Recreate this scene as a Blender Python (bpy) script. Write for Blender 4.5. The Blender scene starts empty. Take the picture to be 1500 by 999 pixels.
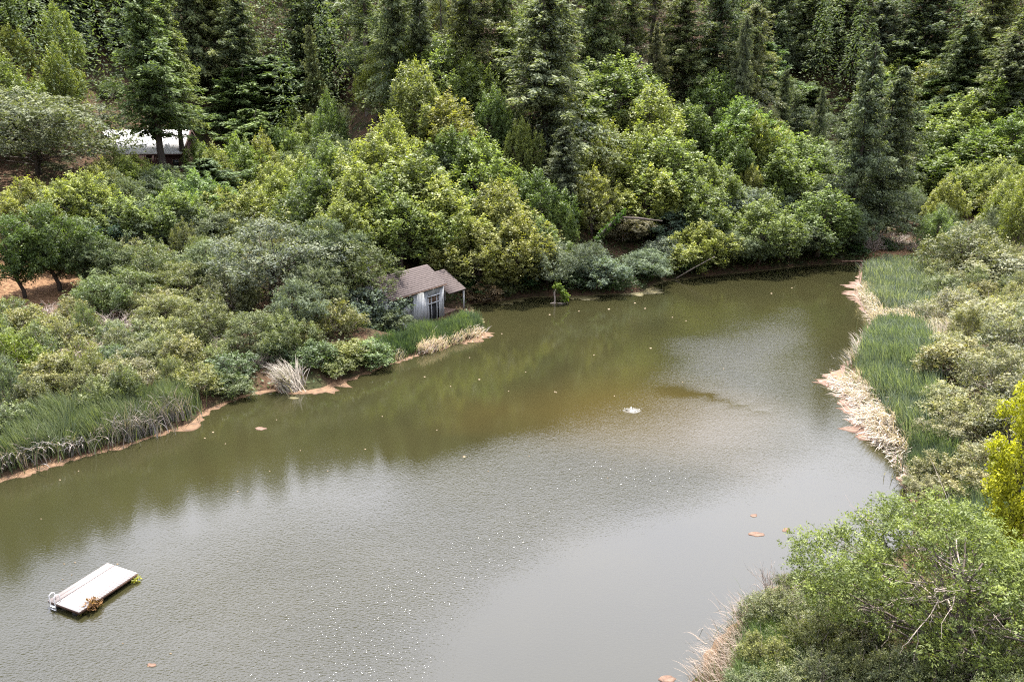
import bpy, math, random
import numpy as np
from mathutils import Vector

random.seed(11)
rs = np.random.RandomState(11)
sc = bpy.context.scene
col = sc.collection
R = math.radians

# ------------------------------------------------------------------ camera frame
CAM_H = 28.0
PITCH = R(18.0)
F = 1040.0                                # focal length in photo pixels (1500 wide)
cp, sp = math.cos(PITCH), math.sin(PITCH)

def ray(u, v):
    x = (u - 750.0) / F
    y = (v - 499.5) / F
    return np.array([x, cp - y * sp, -(sp + y * cp)])

def at_z(u, v, z=0.0):
    d = ray(u, v)
    t = (z - CAM_H) / d[2]
    return np.array([0, 0, CAM_H]) + d * t

def depth_of(p):
    return p[1] * cp - (p[2] - CAM_H) * sp

def project(p):
    q = np.array(p) - np.array([0, 0, CAM_H])
    zc = q[1] * cp - q[2] * sp
    yc = -(q[1] * sp + q[2] * cp)
    return 750 + F * q[0] / zc, 499.5 + F * yc / zc, zc

# ------------------------------------------------------------------ shoreline
SHORE_PX = [(0, 702), (60, 683), (120, 667), (180, 654), (240, 632), (280, 622), (300, 602), (340, 584), (370, 575),
            (400, 571), (440, 573), (470, 570), (490, 560), (520, 552), (560, 535), (600, 523), (650, 508), (688, 497),
            (706, 485), (703, 470), (690, 456), (688, 445), (730, 442), (780, 435), (850, 434), (890, 431), (940, 429),
            (960, 414), (1010, 407), (1060, 402), (1120, 396), (1180, 389), (1230, 386), (1264, 385),
            (1262, 400), (1258, 425), (1264, 450), (1282, 472), (1266, 500), (1246, 530), (1232, 552), (1246, 578),
            (1266, 610), (1276, 634), (1304, 650), (1328, 680), (1340, 715), (1345, 745), (1335, 790), (1280, 832),
            (1200, 852), (1135, 868), (1098, 890), (1062, 940), (1030, 985), (990, 1015)]
shore = [tuple(at_z(u, v)[:2]) for u, v in SHORE_PX]
shore = [(-150.0, -30.0), (-120.0, 12.0), (-75.0, 33.0)] + shore + [(7.0, 20.0), (2.0, 5.0), (-8.0, -25.0), (-60.0, -45.0)]
SHORE = np.array(shore)

def sdist(P):
    """signed distance to the pond edge, negative in the water"""
    P = np.atleast_2d(P)[:, :2]
    n = len(SHORE)
    best = np.full(len(P), 1e9)
    inside = np.zeros(len(P), bool)
    for i in range(n):
        a, b = SHORE[i], SHORE[(i + 1) % n]
        ab = b - a
        t = np.clip(((P - a) @ ab) / (ab @ ab), 0, 1)
        d = np.hypot(P[:, 0] - a[0] - t * ab[0], P[:, 1] - a[1] - t * ab[1])
        best = np.minimum(best, d)
        c = (a[1] > P[:, 1]) != (b[1] > P[:, 1])
        if abs(ab[1]) > 1e-9:
            xi = a[0] + (P[:, 1] - a[1]) / ab[1] * ab[0]
            inside ^= c & (P[:, 0] < xi)
    return np.where(inside, -best, best)

def sstep(a, b, x):
    t = np.clip((x - a) / (b - a), 0, 1)
    return t * t * (3 - 2 * t)

_ph = rs.rand(24) * 6.28
def wob(x, y, s=1.0):
    v = 0
    for k in range(6):
        a = _ph[k] * 3
        f = s * (0.55 + 0.5 * k)
        v = v + np.sin((x * math.cos(a) + y * math.sin(a)) * f + _ph[k + 6]) / (1 + 0.6 * k)
    return v / 2.5

_d = np.array([.56, .83]) / np.hypot(.56, .83)
BH = at_z(650, 459, .4)[:2] - _d * 5.3 + np.array([-_d[1], _d[0]]) * 2.2      # level ground of the boathouse
VA, VB = np.array([74.0, 138.0]), np.array([128.0, 262.0])   # creek valley axis
def height(X, Y):
    X = np.atleast_1d(np.asarray(X, float)); Y = np.atleast_1d(np.asarray(Y, float))
    s = sdist(np.stack([X, Y], 1))
    sp_ = np.maximum(s, 0)
    def prof(k1, s1, k2, s2, k3):
        return k1 * np.minimum(sp_, s1) + k2 * np.clip(sp_ - s1, 0, s2 - s1) + k3 * np.clip(sp_ - s2, 0, 220 - s2)
    left = prof(.12, 40, .33, 80, .68)
    mid = prof(.30, 8, .56, 60, .58)
    right = prof(.10, 16, .30, 60, .50)
    wl = sstep(-14, -42, X + (Y - 100) * 0.12)
    wr = sstep(44, 70, X - (Y - 100) * 0.1)
    h = left * wl + (1 - wl) * (mid * (1 - wr) + right * wr)
    ax = (VB - VA) / np.linalg.norm(VB - VA)
    dx, dy = X - VA[0], Y - VA[1]
    along = dx * ax[0] + dy * ax[1]
    dist = np.abs(-dx * ax[1] + dy * ax[0])
    wv = np.exp(-(dist / 20.0) ** 2) * sstep(-12, 4, along) * sstep(150, 90, along)
    floor_ = 0.3 + 0.05 * np.maximum(along, 0) + 0.45 * np.maximum(along - 50, 0)
    h = h * (1 - wv) + np.minimum(h, floor_) * wv
    h = h + 0.55 * (1 - np.exp(-sp_ / 1.5))
    pad = 1 - sstep(6.5, 11.5, np.hypot(X - BH[0], Y - BH[1]))
    h = h * (1 - pad) + np.minimum(h, .02) * pad
    h = h + wob(X, Y, .09) * np.minimum(sp_ * .04, 1.6) * (1 - pad)
    return np.where(s > 0, h, -1.6 * (1 - np.exp(s / 2.5)))

def hz(x, y):
    return float(height([x], [y])[0])

def ground_hit(u, v):
    d = ray(u, v)
    t = np.linspace(25, 420, 1600)
    P = np.array([0, 0, CAM_H])[None] + d[None] * t[:, None]
    hh = np.maximum(height(P[:, 0], P[:, 1]), 0)
    k = np.argmax(P[:, 2] <= hh)
    return P[k]

def solve(u, v, h, dmin=0.0):
    """where a plant of height h must stand for its tip to be seen along ray (u, v)"""
    d = ray(u, v)
    t = np.linspace(26, 420, 1600)
    P = np.array([0, 0, CAM_H])[None] + d[None] * t[:, None]
    s = sdist(P); hh = height(P[:, 0], P[:, 1])
    ok = (s > 0.5) & (P[:, 2] - hh <= h) & (P[:, 1] > dmin)
    k = int(np.argmax(ok))
    if not ok[k]: k = len(t) - 1
    return np.array([P[k, 0], P[k, 1], hh[k]]), max(P[k, 2] - hh[k], 0.6)

# ------------------------------------------------------------------ materials
def new_mat(name):
    m = bpy.data.materials.new(name); m.use_nodes = True
    nt = m.node_tree; nt.nodes.clear()
    out = nt.nodes.new('ShaderNodeOutputMaterial')
    return m, nt, out

def N(nt, typ, **kw):
    n = nt.nodes.new(typ)
    for k, v in kw.items():
        setattr(n, k, v)
    return n

def ramp(nt, stops):
    r = N(nt, 'ShaderNodeValToRGB')
    e = r.color_ramp.elements
    while len(e) < len(stops): e.new(0.5)
    for i, (p, c) in enumerate(stops):
        e[i].position = p; e[i].color = (*c, 1)
    return r

def foliage_mat(name, transl=0.35, rough=0.5, spec=0.3, warm=(1.35, 1.2, 0.7), tip=0.9):
    m, nt, out = new_mat(name)
    oi = N(nt, 'ShaderNodeObjectInfo')
    at = N(nt, 'ShaderNodeAttribute', attribute_name='tint')
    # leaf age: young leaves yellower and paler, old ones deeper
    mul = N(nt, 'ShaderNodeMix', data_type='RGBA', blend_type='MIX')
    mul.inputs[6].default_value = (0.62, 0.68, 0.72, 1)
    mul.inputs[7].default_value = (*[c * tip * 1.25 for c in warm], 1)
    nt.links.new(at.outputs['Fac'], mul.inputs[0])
    c2 = N(nt, 'ShaderNodeMix', data_type='RGBA', blend_type='MULTIPLY')
    c2.inputs[0].default_value = 1
    nt.links.new(oi.outputs['Color'], c2.inputs[6]); nt.links.new(mul.outputs[2], c2.inputs[7])
    p = N(nt, 'ShaderNodeBsdfPrincipled')
    p.inputs['Roughness'].default_value = rough
    p.inputs['Specular IOR Level'].default_value = spec
    nt.links.new(c2.outputs[2], p.inputs['Base Color'])
    tr = N(nt, 'ShaderNodeBsdfTranslucent')
    c3 = N(nt, 'ShaderNodeMix', data_type='RGBA', blend_type='MULTIPLY'); c3.inputs[0].default_value = 1
    c3.inputs[7].default_value = (1.28, 1.36, .62, 1)
    nt.links.new(c2.outputs[2], c3.inputs[6]); nt.links.new(c3.outputs[2], tr.inputs['Color'])
    mx = N(nt, 'ShaderNodeMixShader'); mx.inputs[0].default_value = transl
    nt.links.new(p.outputs[0], mx.inputs[1]); nt.links.new(tr.outputs[0], mx.inputs[2])
    nt.links.new(mx.outputs[0], out.inputs[0])
    return m

def noise_mat(name, stops, scale=4.0, rough=0.85, detail=6, stretch=None, bump=0.0, spec=0.3, coord='Object'):
    m, nt, out = new_mat(name)
    tc = N(nt, 'ShaderNodeTexCoord')
    mp = N(nt, 'ShaderNodeMapping')
    if stretch: mp.inputs['Scale'].default_value = stretch
    nt.links.new(tc.outputs[coord], mp.inputs[0])
    nz = N(nt, 'ShaderNodeTexNoise'); nz.inputs['Scale'].default_value = scale; nz.inputs['Detail'].default_value = detail
    nz.inputs['Roughness'].default_value = .65
    nt.links.new(mp.outputs[0], nz.inputs['Vector'])
    r = ramp(nt, stops); nt.links.new(nz.outputs['Fac'], r.inputs[0])
    p = N(nt, 'ShaderNodeBsdfPrincipled'); p.inputs['Roughness'].default_value = rough
    p.inputs['Specular IOR Level'].default_value = spec
    nt.links.new(r.outputs[0], p.inputs['Base Color'])
    if bump:
        b = N(nt, 'ShaderNodeBump'); b.inputs['Strength'].default_value = bump; b.inputs['Distance'].default_value = .05
        nt.links.new(nz.outputs['Fac'], b.inputs['Height']); nt.links.new(b.outputs[0], p.inputs['Normal'])
    nt.links.new(p.outputs[0], out.inputs[0])
    return m

M = {}
M['needle'] = foliage_mat('needle_foliage', .28, .65, .18, (1.32, 1.24, .85), 1.0)
M['leaf'] = foliage_mat('broad_leaf_foliage', .38, .5, .25, (1.36, 1.31, .90), 1.05)
M['oakleaf'] = foliage_mat('grey_leaf_foliage', .28, .62, .14, (1.2, 1.18, .98), .95)
M['shrub'] = foliage_mat('shrub_foliage', .34, .5, .3, (1.28, 1.2, .9), 1.0)
M['blade'] = foliage_mat('reed_blade', .30, .5, .3, (1.5, 1.35, 1.15), 1.0)
M['deadblade'] = foliage_mat('dead_reed_blade', .12, .7, .2, (1.25, 1.2, 1.15), .9)
M['bark'] = noise_mat('grey_bark', [(.3, (.045, .035, .03)), (.6, (.12, .095, .08)), (.75, (.2, .17, .15))], 3, .9, 6, (2, 2, .5), .6)
M['palebark'] = noise_mat('dead_wood', [(.3, (.2, .16, .13)), (.7, (.45, .38, .33))], 4, .85, 5, (2, 2, .6), .3)
M['darkbark'] = noise_mat('dark_bark', [(.3, (.02, .016, .014)), (.7, (.08, .062, .05))], 3, .9, 6, (2, 2, .5), .6)

# ------------------------------------------------------------------ mesh helpers
def mesh_from(name, V, Q, mat=None, tint=None, smooth=False, tris=None, mats=None, midx=None):
    me = bpy.data.meshes.new(name)
    V = np.asarray(V, np.float32).reshape(-1, 3)
    Q = np.asarray(Q, np.int32).reshape(-1, 4) if Q is not None and len(Q) else np.zeros((0, 4), np.int32)
    T = np.asarray(tris, np.int32).reshape(-1, 3) if tris is not None and len(tris) else np.zeros((0, 3), np.int32)
    me.vertices.add(len(V)); me.vertices.foreach_set('co', V.ravel())
    nl = Q.size + T.size
    me.loops.add(nl); me.loops.foreach_set('vertex_index', np.concatenate([Q.ravel(), T.ravel()]))
    st = np.concatenate([np.arange(len(Q)) * 4, Q.size + np.arange(len(T)) * 3]).astype(np.int32)
    me.polygons.add(len(st)); me.polygons.foreach_set('loop_start', st)
    me.polygons.foreach_set('loop_total', np.concatenate([np.full(len(Q), 4), np.full(len(T), 3)]).astype(np.int32))
    me.update(calc_edges=True)
    if smooth: me.polygons.foreach_set('use_smooth', np.ones(len(st), bool))
    if tint is not None:
        a = me.attributes.new('tint', 'FLOAT', 'POINT'); a.data.foreach_set('value', np.asarray(tint, np.float32))
    if mat: me.materials.append(mat)
    if mats:
        for q in mats: me.materials.append(q)
    if midx is not None: me.polygons.foreach_set('material_index', np.asarray(midx, np.int32))
    me.validate()
    return me

def unit(a):
    return a / np.maximum(np.linalg.norm(a, axis=-1, keepdims=True), 1e-9)

def leaf_quads(C, L, Nn, ln, wd, fold=0.15):
    n = len(C)
    ln = np.broadcast_to(np.asarray(ln, float), (n,))[:, None]; wd = np.broadcast_to(np.asarray(wd, float), (n,))[:, None]
    Nn = unit(Nn); L = unit(L - Nn * (L * Nn).sum(1, keepdims=True)); S = np.cross(Nn, L)
    V = np.empty((n, 4, 3))
    V[:, 0] = C - L * ln * .5
    V[:, 1] = C + S * wd * .5 + L * ln * .05 - Nn * wd * fold
    V[:, 2] = C + L * ln * .5
    V[:, 3] = C - S * wd * .5 + L * ln * .05 - Nn * wd * fold
    return V.reshape(-1, 3), np.arange(n * 4).reshape(-1, 4)

class MB:
    """collects tubes and boxes into one mesh"""
    def __init__(s): s.v = []; s.q = []; s.n = 0; s.m = []
    def add(s, V, Q, mi=0):
        V = np.asarray(V, float); Q = np.asarray(Q, int)
        s.v.append(V); s.q.append(Q + s.n); s.n += len(V); s.m += [mi] * len(Q)
    def tube(s, pts, rad, k=6, mi=0, cap=True):
        P = np.asarray(pts, float); n = len(P)
        rad = np.broadcast_to(np.asarray(rad, float), (n,))
        T = unit(np.gradient(P, axis=0))
        ref = np.array([0.13, 0.97, 0.2]) if abs(T[0, 2]) > .8 else np.array([0, 0, 1.])
        A = unit(np.cross(T, ref)); B = np.cross(T, A)
        a = np.arange(k) / k * 2 * math.pi
        ring = P[:, None] + rad[:, None, None] * (A[:, None] * np.cos(a)[None, :, None] + B[:, None] * np.sin(a)[None, :, None])
        q = []
        for i in range(n - 1):
            for j in range(k):
                q.append((i * k + j, i * k + (j + 1) % k, (i + 1) * k + (j + 1) % k, (i + 1) * k + j))
        V = ring.reshape(-1, 3)
        if cap and k == 4:
            q.append((3, 2, 1, 0)); b = (n - 1) * k; q.append((b, b + 1, b + 2, b + 3))
        elif cap and k in (6, 8):
            for b, rev in ((0, True), ((n - 1) * k, False)):
                for j in range(1, k - 2, 2):
                    f = (b, b + j, b + j + 1, b + j + 2); q.append(f[::-1] if rev else f)
        s.add(V, q, mi)
    def box(s, o, x, y, z, mi=0):
        """corner o and three edge vectors"""
        o, x, y, z = [np.asarray(a, float) for a in (o, x, y, z)]
        V = [o, o + x, o + x + y, o + y, o + z, o + x + z, o + x + y + z, o + y + z]
        s.add(V, [(3, 2, 1, 0), (4, 5, 6, 7), (0, 1, 5, 4), (1, 2, 6, 5), (2, 3, 7, 6), (3, 0, 4, 7)], mi)
    def mesh(s, name, mat=None, smooth=False, mats=None, tint=None):
        V = np.concatenate(s.v); Q = np.concatenate(s.q)
        return mesh_from(name, V, Q, mat, tint=np.full(len(V), tint) if tint is not None else None, smooth=smooth,
                         mats=mats, midx=s.m if mats else None)

def link(name, data, parent=None, loc=(0, 0, 0)):
    o = bpy.data.objects.new(name, data); col.objects.link(o)
    if parent: o.parent = parent
    o.location = loc
    return o

def tag(o, label=None, cat=None, group=None, kind=None):
    if label: o['label'] = label
    if cat: o['category'] = cat
    if group: o['group'] = group
    if kind: o['kind'] = kind
    return o

# ------------------------------------------------------------------ plant prototypes (built in metres)
def rdir(n, r):
    return unit(r.normal(size=(n, 3)))

def blob_leaves(r, c, rad, n, ln, wd, cone=False, upb=.5, tipb=.5, per=8):
    """leaves in small sprays that share a facing, the sprays filling a clump"""
    m = max(4, n // per)
    d = rdir(m, r)
    rr = 0.40 + 0.62 * np.sqrt(r.rand(m))
    rr *= 1 + .2 * np.sin(d[:, 0] * 5 + c[0]) * np.sin(d[:, 1] * 5 + c[1] * 2) + .13 * r.normal(size=m)
    p = d * rr[:, None]
    t = np.clip((p[:, 2] + 1) * .5, 0, 1)
    if cone:
        k = np.clip(1.25 - 1.05 * t ** 1.2, .12, 1.2)
        p[:, 0] *= k; p[:, 1] *= k
    Pc = c + p * rad
    Ns = d * .5 + np.array([0, 0, upb]) + r.normal(size=(m, 3)) * .5
    Ls = d * .7 + r.normal(size=(m, 3)) * .4 + np.array([0, 0, .35 if cone else -.1])
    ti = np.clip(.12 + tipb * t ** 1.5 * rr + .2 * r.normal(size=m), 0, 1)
    q = np.repeat(np.arange(m), per); n = len(q)
    P = Pc[q] + unit(Ls)[q] * (r.rand(n, 1) - .5) * ln * 2.6 + r.normal(size=(n, 3)) * ln * .42
    Nn = unit(Ns)[q] + r.normal(size=(n, 3)) * .33
    L = unit(Ls)[q] + r.normal(size=(n, 3)) * .55
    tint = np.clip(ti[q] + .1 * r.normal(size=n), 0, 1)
    V, Q = leaf_quads(P, L, Nn, ln * (.7 + .6 * r.rand(n)), wd * (.7 + .6 * r.rand(n)))
    return V, Q, np.repeat(tint, 4)

def spread(r, fn, n, tries=7):
    pts = []
    for i in range(n):
        best = None; bd = -1
        for k in range(tries):
            p = fn()
            d = min([np.linalg.norm(p - q) for q in pts], default=9)
            if d > bd: bd, best = d, p
        pts.append(best)
    return pts

def crown_mesh(parts, name, mat):
    off = 0; Vs = []; Qs = []; Ts = []
    for V, Q, T in parts:
        Vs.append(V); Qs.append(Q + off); Ts.append(T); off += len(V)
    return mesh_from(name, np.concatenate(Vs), np.concatenate(Qs), mat, tint=np.concatenate(Ts))

def wavy(a, b, n, r, amp):
    t = np.linspace(0, 1, n)[:, None]
    P = a + (b - a) * t
    w = r.normal(size=(n, 3)) * amp; w[0] = 0; w[-1] = 0
    return P + w

def proto_broad(seed, H=15., Rr=4.5, nclump=56, nleaf=520, ln=.32, wd=.16, cone=True, low=.22, mat='leaf', bark='bark', cr=(.7, 1.3), stems=1, lean=0.4, gap=0.0):
    r = np.random.RandomState(seed)
    def cand():
        t = low + (1 - low) * r.rand() ** .8
        prof = math.sin(math.pi * min(1, (t - low) / (1 - low) * .82 + .2)) ** .65
        if cone and Rr >= 4.0:
            tt = (t - low) / (1 - low); mixk = (.15, .55, .3, .0)[seed % 4]; prof = (1 - mixk) * prof + mixk * (min(1, 2.4 * tt + .35) * (1 - tt) ** .55 + .06)
        a = r.rand() * 6.283
        rad = Rr * prof * (.35 + .65 * math.sqrt(r.rand()))
        rad *= 1 + .28 * math.sin(2 * a + seed + 4 * t) + .2 * math.sin(3 * a + seed * 2 - 5 * t)
        return np.array([math.cos(a) * rad, math.sin(a) * rad, H * (t * .9)])
    C = spread(r, cand, nclump)
    parts = []
    for c in C:
        s = cr[0] + (cr[1] - cr[0]) * r.rand()
        rad = np.array([s, s, s * (2.1 if cone else .75)]) * (.9 + .3 * r.rand())
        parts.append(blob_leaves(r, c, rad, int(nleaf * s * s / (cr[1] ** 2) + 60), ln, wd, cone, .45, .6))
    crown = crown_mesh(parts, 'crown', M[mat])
    mb = MB()
    for k in range(stems):
        base = np.array([r.normal() * .25 * (stems > 1), r.normal() * .25 * (stems > 1), -.6])
        top = np.array([r.normal() * lean * 1.5, r.normal() * lean * 1.5, H * .78])
        tr = wavy(base, top, 8, r, .12 * lean + .05)
        mb.tube(tr, np.linspace(.024 * H / math.sqrt(stems), .03, 8), 6)
        for c in C[k::max(1, stems * 2)]:
            f = np.clip(c[2] / (H * .78) * .6, .1, .9)
            j = f * 7; i = int(j); a0 = tr[i] + (tr[min(i + 1, 7)] - tr[i]) * (j - i)
            mb.tube(wavy(a0, c, 5, r, .14), np.linspace(.009 * H / math.sqrt(stems), .02, 5), 4, cap=False)
    trunk = mb.mesh('trunk', M[bark], smooth=True)
    return trunk, crown, H, Rr * 1.05

def proto_fir(seed, H=34., Rr=8.5, low=.12, nb=250, dens=1.0, droop=.45, ln=.66, wd=.19, sparse=0.0, bark='darkbark'):
    r = np.random.RandomState(seed)
    mb = MB()
    tr = wavy(np.array([0, 0, -.8]), np.array([r.normal() * .5, r.normal() * .5, H]), 10, r, .08)
    mb.tube(tr, np.linspace(.0135 * H, .03, 10), 7)
    P = []; L = []; Nn = []; T = []
    ph = r.rand(4) * 6.28
    for i in range(nb):
        t = low + (1 - low) * ((i + r.rand() * 2) / (nb + 1)) ** .95
        if t > .99 or r.rand() < sparse * (1 - t * .8): continue
        a = r.rand() * 6.283
        blen = Rr * ((1 - t) ** .62 + .02) * (.36 + .66 * r.rand() ** .8) * (1 if t > low + .12 else .45 + .55 * r.rand())
        blen *= 1 + .22 * math.sin(2 * a + 9 * t + ph[0]) + .16 * math.sin(3 * a - 15 * t + ph[1])
        d = np.array([math.cos(a), math.sin(a), 0]); side = np.array([-d[1], d[0], 0])
        z0 = t * H
        up = .5 * t - droop * (1 - t) * .45 + .14 * r.normal()
        dr = droop * (.6 + .8 * r.rand())
        m = int((12 + blen * 17) * dens)
        q = np.sort(r.rand(m) ** .7)
        w = (r.rand(m) * 2 - 1) * (.24 * blen * (1.1 - q) + .12)
        hang = r.rand(m) ** 2 * (.35 + .10 * blen)
        pos = d[None] * (q * blen)[:, None] + side[None] * w[:, None]
        pos[:, 2] = z0 + blen * q * up - dr * blen * (q ** 2) * .5 - np.abs(w) * .4 - hang + .14 * r.normal(size=m)
        P.append(pos)
        l = d[None] * (.5 + .4 * r.rand(m))[:, None] + side[None] * (np.sign(w) * (.4 + .5 * r.rand(m)))[:, None]
        l[:, 2] -= .3 + .7 * r.rand(m)
        L.append(l)
        Nn.append(np.array([0, 0, .75])[None] + r.normal(size=(m, 3)) * .7 + d[None] * .4)
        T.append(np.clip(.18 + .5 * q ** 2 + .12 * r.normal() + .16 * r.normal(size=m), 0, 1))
        if blen > 1.2 and i % 2 == 0:
            mb.tube([d * .05 + np.array([0, 0, z0]), d * blen * .5 + np.array([0, 0, z0 + blen * .5 * up - dr * blen * .12]),
                     d * blen * .92 + np.array([0, 0, z0 + blen * .92 * up - dr * blen * .42])], [.07, .04, .012], 4, cap=False)
    P = np.concatenate(P); L = np.concatenate(L); Nn = np.concatenate(Nn); T = np.concatenate(T); n = len(P)
    S = .7 + .6 * r.rand(n)
    V, Q = leaf_quads(P, L, Nn, ln * S, wd * S, .25)
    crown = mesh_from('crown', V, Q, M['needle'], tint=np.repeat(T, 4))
    return mb.mesh('trunk', M[bark], smooth=True), crown, H, Rr * .80

def proto_shrub(seed, H=3.6, Rr=2.4, nclump=26, nleaf=420, ln=.2, wd=.075, mat='shrub', cr=(.5, .85), twigs=40):
    r = np.random.RandomState(seed)
    def cand():
        a = r.rand() * 6.283; e = math.asin(r.rand() ** .8)
        k = .45 + .55 * r.rand() ** .5
        q = 1 + .2 * math.sin(3 * a + seed)
        return np.array([math.cos(a) * math.cos(e) * Rr * k * q * .85, math.sin(a) * math.cos(e) * Rr * k * q * .85, .25 + math.sin(e) * H * .82 * k])
    C = spread(r, cand, nclump)
    parts = []
    for c in C:
        s = cr[0] + (cr[1] - cr[0]) * r.rand()
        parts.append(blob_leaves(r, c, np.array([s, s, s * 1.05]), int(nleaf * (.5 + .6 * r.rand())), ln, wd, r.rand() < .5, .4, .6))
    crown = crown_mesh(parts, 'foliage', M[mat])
    mb = MB()
    for c in C:
        b = np.array([r.normal() * .2, r.normal() * .2, -.3])
        P = wavy(b, c * np.array([1, 1, 1.12]), 5, r, .07)
        mb.tube(P, np.linspace(.045, .012, 5), 4, cap=False)
    for k in range(twigs):
        c = C[r.randint(len(C))]
        e = c * (1.0 + .12 * r.rand()) + r.normal(size=3) * .35 + np.array([0, 0, .35])
        mb.tube(wavy(c * .7, e, 4, r, .06), np.linspace(.016, .006, 4), 3, cap=False)
    return mb.mesh('stem', M['palebark'], smooth=True), crown, H, Rr

def proto_dead(seed, H=2.6, Rr=2.0, n=26):
    r = np.random.RandomState(seed)
    mb = MB()
    def grow(p, d, l, rad, lev):
        e = p + d * l
        mid = (p + e) / 2 + r.normal(size=3) * l * .1
        mb.tube([p, mid, e], [rad, rad * .8, rad * .5], 3, cap=False)
        if lev > 0:
            for k in range(3):
                nd = unit(d + r.normal(size=3) * .55 + np.array([0, 0, .05]))
                grow(p + d * l * (.45 + .5 * r.rand()), nd, l * (.5 + .25 * r.rand()), rad * .55, lev - 1)
    for i in range(n):
        a = r.rand() * 6.283; e = .25 + 1.1 * r.rand()
        d = np.array([math.cos(a) * math.cos(e), math.sin(a) * math.cos(e), math.sin(e)])
        grow(np.array([r.normal() * .15, r.normal() * .15, -.1]), d, Rr * (.45 + .3 * r.rand()), .03, 2)
    return mb.mesh('stem', M['palebark']), None, H, Rr

PR = {
    'fir': [proto_fir(1), proto_fir(2, 36, 7.6, .2, 240), proto_fir(3, 32, 9.2, .08, 270), proto_fir(10, 34, 8.0, .15, 220, 1.0, .2)],
    'thinfir': [proto_fir(4, 36, 8.0, .24, 110, .9, .5, sparse=.3, bark='bark'), proto_fir(5, 35, 6.5, .34, 95, .9, .35, sparse=.3, bark='bark')],
    'softfir': [proto_fir(6, 16, 4.6, .05, 200, 1.6, .05, .42, .14), proto_fir(7, 15, 4.2, .05, 190, 1.6, .1, .42, .14)],
    'bay': [proto_broad(11), proto_broad(12, 14, 4.2, 50), proto_broad(13, 16, 4.0, 54), proto_broad(14, 15, 5.0, 62, cr=(.6, 1.2))],
    'oak': [proto_broad(21, 11, 5.2, 52, 560, .26, .13, False, .3, 'oakleaf', 'darkbark', (.9, 1.6), 3),
            proto_broad(22, 10, 4.6, 46, 560, .26, .13, False, .28, 'oakleaf', 'darkbark', (.8, 1.5), 2),
            proto_broad(23, 11, 4.4, 44, 520, .26, .13, False, .25, 'oakleaf', 'darkbark', (.8, 1.5), 1)],
    'shrub': [proto_shrub(31), proto_shrub(32, 4.2, 2.3, 28), proto_shrub(33, 3.2, 2.6, 28, 460, .17, .06), proto_shrub(34, 3.6, 2.2, 24, 400, .22, .085)],
    'willow': [proto_broad(41, 8, 3.2, 46, 620, .2, .075, False, .1, 'shrub', 'bark', (.6, 1.05), 4),
               proto_broad(42, 7, 3.0, 42, 620, .2, .075, True, .08, 'shrub', 'bark', (.55, .9), 4)],
    'silver': [proto_broad(51, 6, 3.0, 40, 460, .24, .12, False, .1, 'oakleaf', 'palebark', (.6, 1.0), 3),
               proto_broad(52, 7, 2.8, 38, 460, .24, .12, False, .1, 'oakleaf', 'palebark', (.6, 1.0), 3)],
    'dead': [proto_dead(61), proto_dead(62, 2.4, 2.2, 30)],
}
PR['rshrub'] = PR['shrub'][::-1]
KIND = {  # object name, category, stem name, crown name
    'fir': ('fir_tree', 'fir tree', 'trunk', 'crown'), 'thinfir': ('fir_tree', 'fir tree', 'trunk', 'crown'),
    'softfir': ('conifer_tree', 'conifer', 'trunk', 'crown'), 'bay': ('bay_tree', 'bay tree', 'trunk', 'crown'),
    'oak': ('oak_tree', 'oak tree', 'trunk', 'crown'), 'shrub': ('shrub', 'shrub', 'stem', 'foliage'),
    'willow': ('willow_tree', 'willow', 'trunk', 'crown'), 'silver': ('silver_bush', 'bush', 'stem', 'foliage'),
    'dead': ('dead_bush', 'dead bush', 'stem', None)}
KIND['rshrub'] = KIND['shrub']
COLS = {
    'fir': [(.102, .124, .068), (.088, .112, .066), (.118, .132, .070), (.094, .114, .074)],
    'thinfir': [(.110, .132, .066), (.114, .130, .072)],
    'softfir': [(.100, .140, .056), (.090, .130, .058)],
    'bay': [(.172, .184, .060), (.128, .160, .058), (.166, .188, .062), (.112, .150, .054)],
    'oak': [(.110, .132, .080), (.124, .142, .090), (.098, .124, .070)],
    'shrub': [(.130, .152, .076), (.148, .160, .080), (.110, .138, .074), (.165, .164, .082)],
    'rshrub': [(.172, .178, .102), (.190, .188, .108), (.148, .164, .090), (.172, .170, .084)],
    'willow': [(.120, .135, .056), (.105, .130, .050)],
    'silver': [(.145, .170, .125), (.155, .178, .132)],
    'dead': [(.3, .3, .3)]}
DMIN = {  # nearest distance at which a kind may stand
    'fir': 118, 'thinfir': 118, 'softfir': 100, 'bay': 104, 'oak': 88}
PLANTS = []     # (species, root, u, v, dist, colour word)
SPOTS = []
pick = {}

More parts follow.
